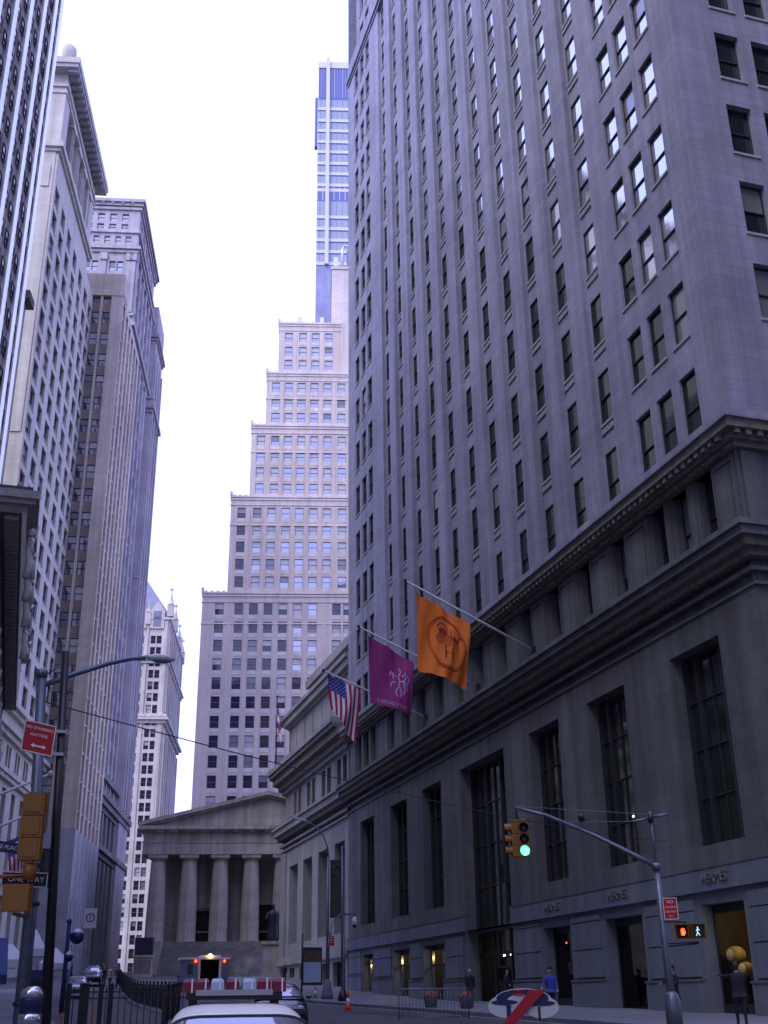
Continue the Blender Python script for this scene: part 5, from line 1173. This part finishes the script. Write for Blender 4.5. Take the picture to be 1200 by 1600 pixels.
# ================================================================== vehicles
def sgnpow(v, p): return math.copysign(abs(v)**p, v)
def make_car(label, loc, az, paint, group=None, police=False, scale=1.0, lights_on=False, suv=0.0):
    """sedan built along +y (front); parts: body, cabin, window, wheel (> rim), headlight, tail_light, mirror, bumper"""
    root = empty('police_car' if police else 'parked_car', loc, az, label, 'police car' if police else 'car', group); root.scale = (scale,)*3
    W = .90; st = [(-2.35, .52, .80, .80), (-2.28, .40, .92, .86), (-1.9, .3, .98, .90), (-1.2, .25, 1.0, .92), (0, .24, .99, .92), (1.0, .25, .97, .91), (1.7, .28, .90, .88), (2.2, .36, .78, .82), (2.38, .50, .66, .76)]
    b = MB(); R_ = []
    for y, zb, zt, hw in st:
        ring = []
        for k in range(20):
            t = 2*math.pi*k/20; x = hw*sgnpow(math.cos(t), .42); z = (zb+zt)/2+(zt-zb)/2*sgnpow(math.sin(t), .5); ring.append((x, y, z+(suv*.15)))
        R_.append(ring)
    b.rings(R_, paint); b.build('body', root)
    zt = 1.43+suv; prof = [(-1.95, .96), (-1.55, 1.14), (-1.15, 1.32), (-.75, zt-.03), (-.3, zt), (.25, zt-.01), (.6, zt-.08), (1.0, 1.22), (1.45, .95)]
    def cp(t, a, off=0):
        f = t*(len(prof)-1); i = min(int(f), len(prof)-2); r_ = f-i; y = prof[i][0]*(1-r_)+prof[i+1][0]*r_; z = prof[i][1]*(1-r_)+prof[i+1][1]*r_
        zb = .90; h = z-zb; s_ = math.sin(a); c_ = math.cos(a); zz = zb+h*abs(s_)**.38; x = .80*sgnpow(c_, .33)*(1-.22*(zz-zb)/.53)
        n = Vector((c_*.8, 0, s_)); d = (prof[i+1][1]-prof[i][1])/(prof[i+1][0]-prof[i][0]); n.y = -d*s_; n.normalize()
        return Vector((x, y, zz))+n*off
    b = MB(); b.rings([[cp(i/24, math.pi*k/28) for k in range(29)] for i in range(25)], paint, False, True, False); b.build('cabin', root)
    def glass(t0, t1, a0, a1, nm):
        b = MB(); b.rings([[cp(t0+(t1-t0)*i/6, a0+(a1-a0)*k/12, .012) for k in range(13)] for i in range(7)], M['glassr'], False, True, False); b.build(nm, root)
        b = MB(); e = .012
        P_ = [cp(t0+(t1-t0)*i/6, a0, .016) for i in range(7)]+[cp(t1, a0+(a1-a0)*k/12, .016) for k in range(13)]+[cp(t1-(t1-t0)*i/6, a1, .016) for i in range(7)]+[cp(t0, a1-(a1-a0)*k/12, .016) for k in range(13)]
        b.tube(P_+[P_[0]], .012, M['frame'], 5, False); b.build('window_seal', root)
    glass(.03, .235, .5, math.pi-.5, 'rear_window'); glass(.80, .975, .62, math.pi-.62, 'windscreen')
    for s_ in (0, 1):
        A = lambda a: math.pi-a if s_ else a
        glass(.30, .52, A(.02), A(.36), 'side_window'); glass(.54, .80, A(.02), A(.36), 'side_window')
    wm = MB(); wm.rings([[(x, r_*math.cos(t), r_*math.sin(t)) for t in [2*math.pi*k/20 for k in range(20)]] for x, r_ in ((-.1, .24), (-.1, .32), (-.06, .34), (.06, .34), (.1, .32), (.1, .24))], M['tyre']); wm = wm.mesh('wheel')
    rm = MB(); rm.rings([[(x, r_*math.cos(t), r_*math.sin(t)) for t in [2*math.pi*k/16 for k in range(16)]] for x, r_ in ((-.11, .22), (.11, .22))], M['steelb']); rm = rm.mesh('rim')
    for x in (-.8, .8):
        for y in (-1.45, 1.5): o = put('wheel', wm, root); o.location = (x, y, .34); put('rim', rm, o)
    for x in (-.62, .62):
        q = MB(); q.ball((x, 2.24, .66), .13, M['amber_on'] if lights_on and x > 0 else M['clearlens'], 10, (1.2, .6, .7)); q.build('headlight', root)
        q = MB(); q.box(x-.16, x+.16, -2.36, -2.25, .66, .82, M['redl']); q.build('tail_light', root)
        q = MB(); q.ball((x*1.55, .85, 1.0), .1, paint, 8, (1, .5, .7)); q.build('mirror', root)
    q = MB(); q.box(-.5, .5, 2.30, 2.37, .5, .62, M['lens']); q.build('grille', root)
    return root
pc = make_car('white police car with a red and clear roof light bar, bottom foreground', (2.36, 13.3, .19), 8, M['carwhite'], police=True)
lb = empty('light_bar', (-.03, -.35, 1.43)); lb.parent = pc
b = MB(); b.box(-.5, .5, -.12, .16, .03, .10, M['black']); b.box(-.40, .40, -.15, -.12, .07, .125, M['steelb']); b.box(-.47, -.38, -.02, .05, -.03, .04, M['iron']); b.box(.38, .47, -.02, .05, -.03, .04, M['iron']); b.build('rail', lb)
for k, (x, m) in enumerate(((-.47, 'redl'), (-.33, 'redl'), (-.18, 'clearlens'), (-.02, 'redl'), (.15, 'clearlens'), (.31, 'redl'), (.47, 'redl'))):
    q = MB(); q.rings([[(x+sx*.07, .0+sy*.13, .10) for sx, sy in ((-1, -1), (1, -1), (1, 1), (-1, 1))], [(x+sx*.066, sy*.12, .2) for sx, sy in ((-1, -1), (1, -1), (1, 1), (-1, 1))], [(x+sx*.05, sy*.09, .235) for sx, sy in ((-1, -1), (1, -1), (1, 1), (-1, 1))]], M[m], True, False)
    q.box(x+.02, x+.035, -.135, .13, .10, .236, M['plastic']); q.build('light_dome', lb)
make_car('dark sedan with a pale windscreen coming down the road past the fence', (4.85, 95, G(95)), 186, M['carsilver'])
make_car('dark police SUV with one lit headlight behind the dark sedan', (7.0, 112, G(112)), 188, M['navy'], lights_on=True, suv=.25)
make_car('black car half hidden right of the light bar', (8.5, 40, G(40)), 190, M['navy'])

# ================================================================== people
def person(label, loc, az, h=1.75, coat='person_dark', legs='person_dark', hair='hair', arms=((0, 0), (0, 0)), stride=.12, coatlen=.0, hat=None, lean=0, group=None, detail=False):
    """one continuous skinned body; arms: (swing, raise) in radians for each side; faces -y locally"""
    s = h/1.75; root = empty('person', loc, az, label, 'person', group); J = []; Rr = []; Ed = []
    def v(p, r, par=None):
        J.append(Vector(p)*s); Rr.append(r*s)
        if par is not None: Ed.append((par, len(J)-1))
        return len(J)-1
    pel = v((0, 0, .95), .135); wa = v((0, -.01-lean*.3, 1.12), .125, pel); ch = v((0, -lean*.6, 1.32), .15, wa); nk = v((0, -.01-lean*.9, 1.47), .06, ch); hd = v((0, -.02-lean, 1.545), .052, nk)
    hands = []
    for i, sx in enumerate((-1, 1)):
        sw, ra = arms[i]; sh = v((sx*.185, -lean*.7, 1.40), .062, ch)
        d = Vector((sx*math.sin(ra)*.9, -math.sin(sw), -math.cos(sw)*math.cos(ra))).normalized()
        el = J[sh]/s+d*.28; e = v(el, .047, sh); d2 = (d+Vector((-sx*.12, -.35-.5*abs(sw), .12+.5*(ra > 1)))).normalized(); wr = v(el+d2*.25, .030, e); hnd = v(el+d2*.33, .033, wr); hands.append((el+d2*.36, d2, sx))
    for i, sx in enumerate((-1, 1)):
        st = stride*(1 if i else -1); hp = v((sx*.095, 0, .88), .095, pel); kn = v((sx*.10, -st*.6-.01, .49), .066, hp); an = v((sx*.10, st*.2-st, .09), .042, kn); v((sx*.115, -st-.16+st*.2, .035), .036, an)
    me = bpy.data.meshes.new('b'); me.from_pydata([tuple(q) for q in J], Ed, []); o = bpy.data.objects.new('b', me); sc.collection.objects.link(o)
    o.modifiers.new('k', 'SKIN'); o.modifiers.new('u', 'SUBSURF').levels = 1; o.modifiers['u'].render_levels = 1
    for k, sv in enumerate(me.skin_vertices[0].data): sv.radius = (Rr[k], Rr[k]*(.72 if k in (0, 1, 2) else 1)); sv.use_root = (k == 0)
    dg = bpy.context.evaluated_depsgraph_get(); dg.update(); em = bpy.data.meshes.new_from_object(o.evaluated_get(dg)); bpy.data.objects.remove(o)
    b = MB(); b.v = [tuple(q.co) for q in em.vertices]; hp_ = [Vector(q[0])*s for q in hands]
    for p in em.polygons:
        c = p.center; m = M[legs] if c.z < .93*s else M[coat]
        if c.z > 1.47*s or any((c-q).length < .085*s for q in hp_): m = M['skin']
        if c.z < .085*s: m = M['black']
        b.f.append(tuple(p.vertices)); b.m.append(b.mi(m)); b.sm.append(True)
    bpy.data.meshes.remove(em); H = Vector((0, -.025-lean, 1.645))*s
    R_ = []
    for a in range(0, 11):      # head: narrower jaw, forward chin
        t = math.pi*a/10; zz = -math.cos(t); rr = max(math.sin(t), .02); jw = .82 if zz < -.3 else 1
        R_.append([(H.x+.077*s*rr*jw*math.cos(q), H.y+.098*s*rr*math.sin(q)-(.012*s if zz < -.2 else 0), H.z+.118*s*zz) for q in [2*math.pi*k/16 for k in range(16)]])
    b.rings(R_, M['skin']); b.ball(H+Vector((0, -.103, -.012))*s, .017*s, M['skin'], 6, (.8, 1, 1.4))
    for sx in (-1, 1): b.ball(H+Vector((sx*.03, -.088, .012))*s, .011*s, M['lens'], 6); b.ball(H+Vector((sx*.078, 0, -.005))*s, .024*s, M['skin'], 6, (.35, .8, 1.2))
    b.tube([H+Vector((-.025, -.092, -.06))*s, H+Vector((.025, -.092, -.06))*s], .006*s, M['redl'], 5)
    for (hp0, d, sx) in hands:
        hp0 = Vector(hp0)*s; a = d.cross(Vector((0, 0, 1))); a = a.normalized() if a.length > .1 else Vector((1, 0, 0)); n = a.cross(d).normalized()
        for k, L_ in enumerate((.070, .078, .074, .058)):
            q = hp0+a*(-.027+.018*k)*s; b.tube([q-d*.02*s, q+(d*L_*.5-n*.008)*s, q+(d*L_*.85-n*.03)*s], [.0095*s, .0085*s, .006*s], M['skin'], 6)
        b.tube([hp0-d*.03*s+a*.03*s, hp0+a*.052*s+d*.005*s-n*.01*s, hp0+a*.05*s+d*.035*s-n*.02*s], [.011*s, .0095*s, .007*s], M['skin'], 6)
    b.build('body', root)
    b = MB(); R_ = []
    for a in range(0, 7):
        t = math.pi*(.5+a/12.0*1.0)-.25; zz = math.sin(t-math.pi/2); rr = max(math.cos(t-math.pi/2), .02)
        R_.append([(H.x+.086*s*rr*math.cos(q), H.y+.012*s+(.104*s*rr*math.sin(q))*(1 if math.sin(q) > 0 else .8), H.z+.012*s+.125*s*zz) for q in [2*math.pi*k/16 for k in range(16)]])
    b.rings(R_, M[hair]); b.ball(H+Vector((0, .045, -.03))*s, .068*s, M[hair], 10, (1.05, .8, 1.2))
    if hat: b.lathe(H+Vector((0, 0, .05))*s, [(.10*s, 0), (.098*s, .05*s), (.075*s, .1*s), (.02*s, .12*s)], M[hat], 12)
    b.build('hair', root)
    if coatlen:
        b = MB(); zb = (.95-coatlen)*s; prof_ = [(.185+coatlen*.1, zb/s), (.18, .8), (.165, .97), (.155, 1.12), (.185, 1.30), (.175, 1.40), (.08, 1.475)]
        b.rings([[(r_*1.12*s*math.cos(q), (-lean*max(0, z-.95)+r_*.74*math.sin(q))*s, z*s) for q in [2*math.pi*k/16 for k in range(16)]] for r_, z in prof_], M[coat]); b.build('coat', root)
    return root
sw = lambda x, y: (x, y, G(y)+.165)
person('grey-haired person in a dark jacket and jeans walking beside the crowd barrier', sw(22.1, 57.9), 20, 1.74, legs='jeans', hair='greyhair', arms=((.2, .12), (-.2, .12)), coatlen=.12, stride=.25)
person('person in a long dark coat walking just right of the signal mast', sw(24.9, 42.9), 70, 1.74, coatlen=.42, arms=((.9, .1), (.5, .15)), stride=.25, hair='person_dark', hat='person_dark')
root = person('person in black raising one arm before the lit shop window, far right', sw(20.9, 32.3), 200, 1.78, arms=((.3, .15), (1.1, 1.25)), coatlen=.15, stride=.1)
person('person in black standing in the shade of the glazed entrance', sw(25.8, 62.0), -30, 1.72, coatlen=.2, arms=((.5, .3), (.3, .2)))
person('person in a bright blue jacket behind the oval sign', sw(20.6, 45.0), 30, 1.72, coat='bluecloth', hair='person_dark', arms=((.5, .35), (.3, .3)), coatlen=.1, hat='person_dark')
person('dark figure near the right-hand shop door behind the oval sign', sw(25.2, 55.2), 40, 1.7, coatlen=.3)
person('tiny dark figure at the bank corner right of the light bar', (23.5, 108, G(108)+.16), 10, 1.74, coatlen=.3)
person('person in a blue cap beyond the left end of the light bar', (9.4, 72, G(72)), 0, 1.72, hat='bluecloth')
cr_ = 'people standing together by the barrier row'
for i, (x, y, c, lg) in enumerate(((7.7, 108, 'person_dark', 'person_dark'), (8.3, 108.8, 'blindd', 'jeans'), (8.75, 107.5, 'person_dark', 'jeans'), (9.1, 109.5, 'person_dark', 'person_dark'), (5.4, 118, 'awning', 'person_dark'), (8.4, 118.6, 'person_dark', 'jeans'))):
    person(['leftmost dark figure of the group past the cars', 'grey-jacketed figure within the group past the cars', 'tallest dark figure in front of the group past the cars', 'rightmost dark figure of the group past the cars', 'blue-coated figure behind the police SUV', 'dark figure behind the group, by the slab tower base'][i], (x, y, G(y)), 30*i, 1.72+.06*(i % 3), c, lg, coatlen=.2*(i % 2), arms=((.2, .15), (.1*i, .2)), group=cr_)
# shop display: felt balls on stands behind the glass of the right-hand window
root = empty('window_display', (27.95, 42.75, G(42)+.2), 0, 'two round cream felt forms on dark stands with red drapery in the lit window', 'display')
b = MB(); b.lathe((0, .3, 0), [(.3, 0), (.25, .9), (.1, 1.2), (.1, 1.9)], M['lens'], 12); b.lathe((-.1, -.4, 0), [(.35, 0), (.25, .9), (.15, 1.3)], M['lens'], 12); b.build('stand', root)
b = MB(); b.ball((0, .3, 2.15), .40, M['hat'], 16, (1, 1, .85)); b.build('felt_form', root); b = MB(); b.ball((-.1, -.45, 1.6), .32, M['hat'], 16, (1, 1, .85)); b.build('felt_form', root)
b = MB(); b.box(.2, .6, -1.0, -.55, 1.4, 1.85, M['redl']); b.box(.1, .4, .6, .85, 1.3, 1.7, M['redl']); b.build('drapery', root)
root = empty('window_display', (28.1, 57.2, G(57)+.2), 0, 'dim seated figure form and a round pot in the left shop window', 'display')
b = MB(); b.ball((-.3, -.3, .35), .3, M['hat'], 12); b.lathe((0, .1, 0), [(.4, 0), (.3, .9), (.35, 1.4), (.1, 1.7)], M['signblue'], 12); b.build('form', root); q = MB(); q.ball((0, .1, 1.85), .16, M['hat'], 10); q.ball((-.4, 1.0, 3.0), .045, M['red_on'], 8); q.build('head_form', root)
b = MB(); b.tube([(27.9, 49.2, 1.3), (27.75, 50.3, 3.3)], .03, M['plastic'], 6); tag(b.build('leaning_rail'), 'thin white rail slanting inside the dark doorway', 'rail')

# shelves and goods inside the warm shop window
b = MB(); rg = random.Random(9)
for z in (1.6, 2.3, 3.0):
    b.box(29.2, 29.35, 40.7, 43.8, z, z+.04, M['frame'])
    for k in range(9): y = 40.9+.33*k; hgt = rg.uniform(.1, .4); b.box(29.15, 29.3, y, y+rg.uniform(.1, .25), z+.04, z+.04+hgt, M[rg.choice(['redl', 'hat', 'brown', 'shopdark', 'orange'])])
tag(b.build('display_shelf'), 'shelves of small coloured goods on the back wall of the warm-lit shop', 'shelf')
# steam drifting from the ground beside the booth
b = MB(); b.ball((0, 0, 1.5), 1.5, M['plastic'], 16, (1.5, 1, 1.15)); o = b.build('steam', None, (20.6, 106, G(106))); o['kind'] = 'stuff'
m = bpy.data.materials.new('steam'); m.use_nodes = True; t = m.node_tree; t.nodes.clear(); mo = t.nodes.new('ShaderNodeOutputMaterial'); pv = t.nodes.new('ShaderNodeVolumePrincipled')
nz = t.nodes.new('ShaderNodeTexNoise'); nz.inputs['Scale'].default_value = .9; nz.inputs['Detail'].default_value = 4; tc = t.nodes.new('ShaderNodeTexCoord'); mr = t.nodes.new('ShaderNodeMapRange')
mr.inputs[1].default_value = .48; mr.inputs[2].default_value = .7; mr.inputs[3].default_value = 0; mr.inputs[4].default_value = .7
t.links.new(tc.outputs['Object'], nz.inputs['Vector']); t.links.new(nz.outputs['Fac'], mr.inputs[0]); t.links.new(mr.outputs[0], pv.inputs['Density']); pv.inputs['Color'].default_value = (.9, .9, .92, 1); t.links.new(pv.outputs[0], mo.inputs['Volume'])
o.data.materials.clear(); o.data.materials.append(m)
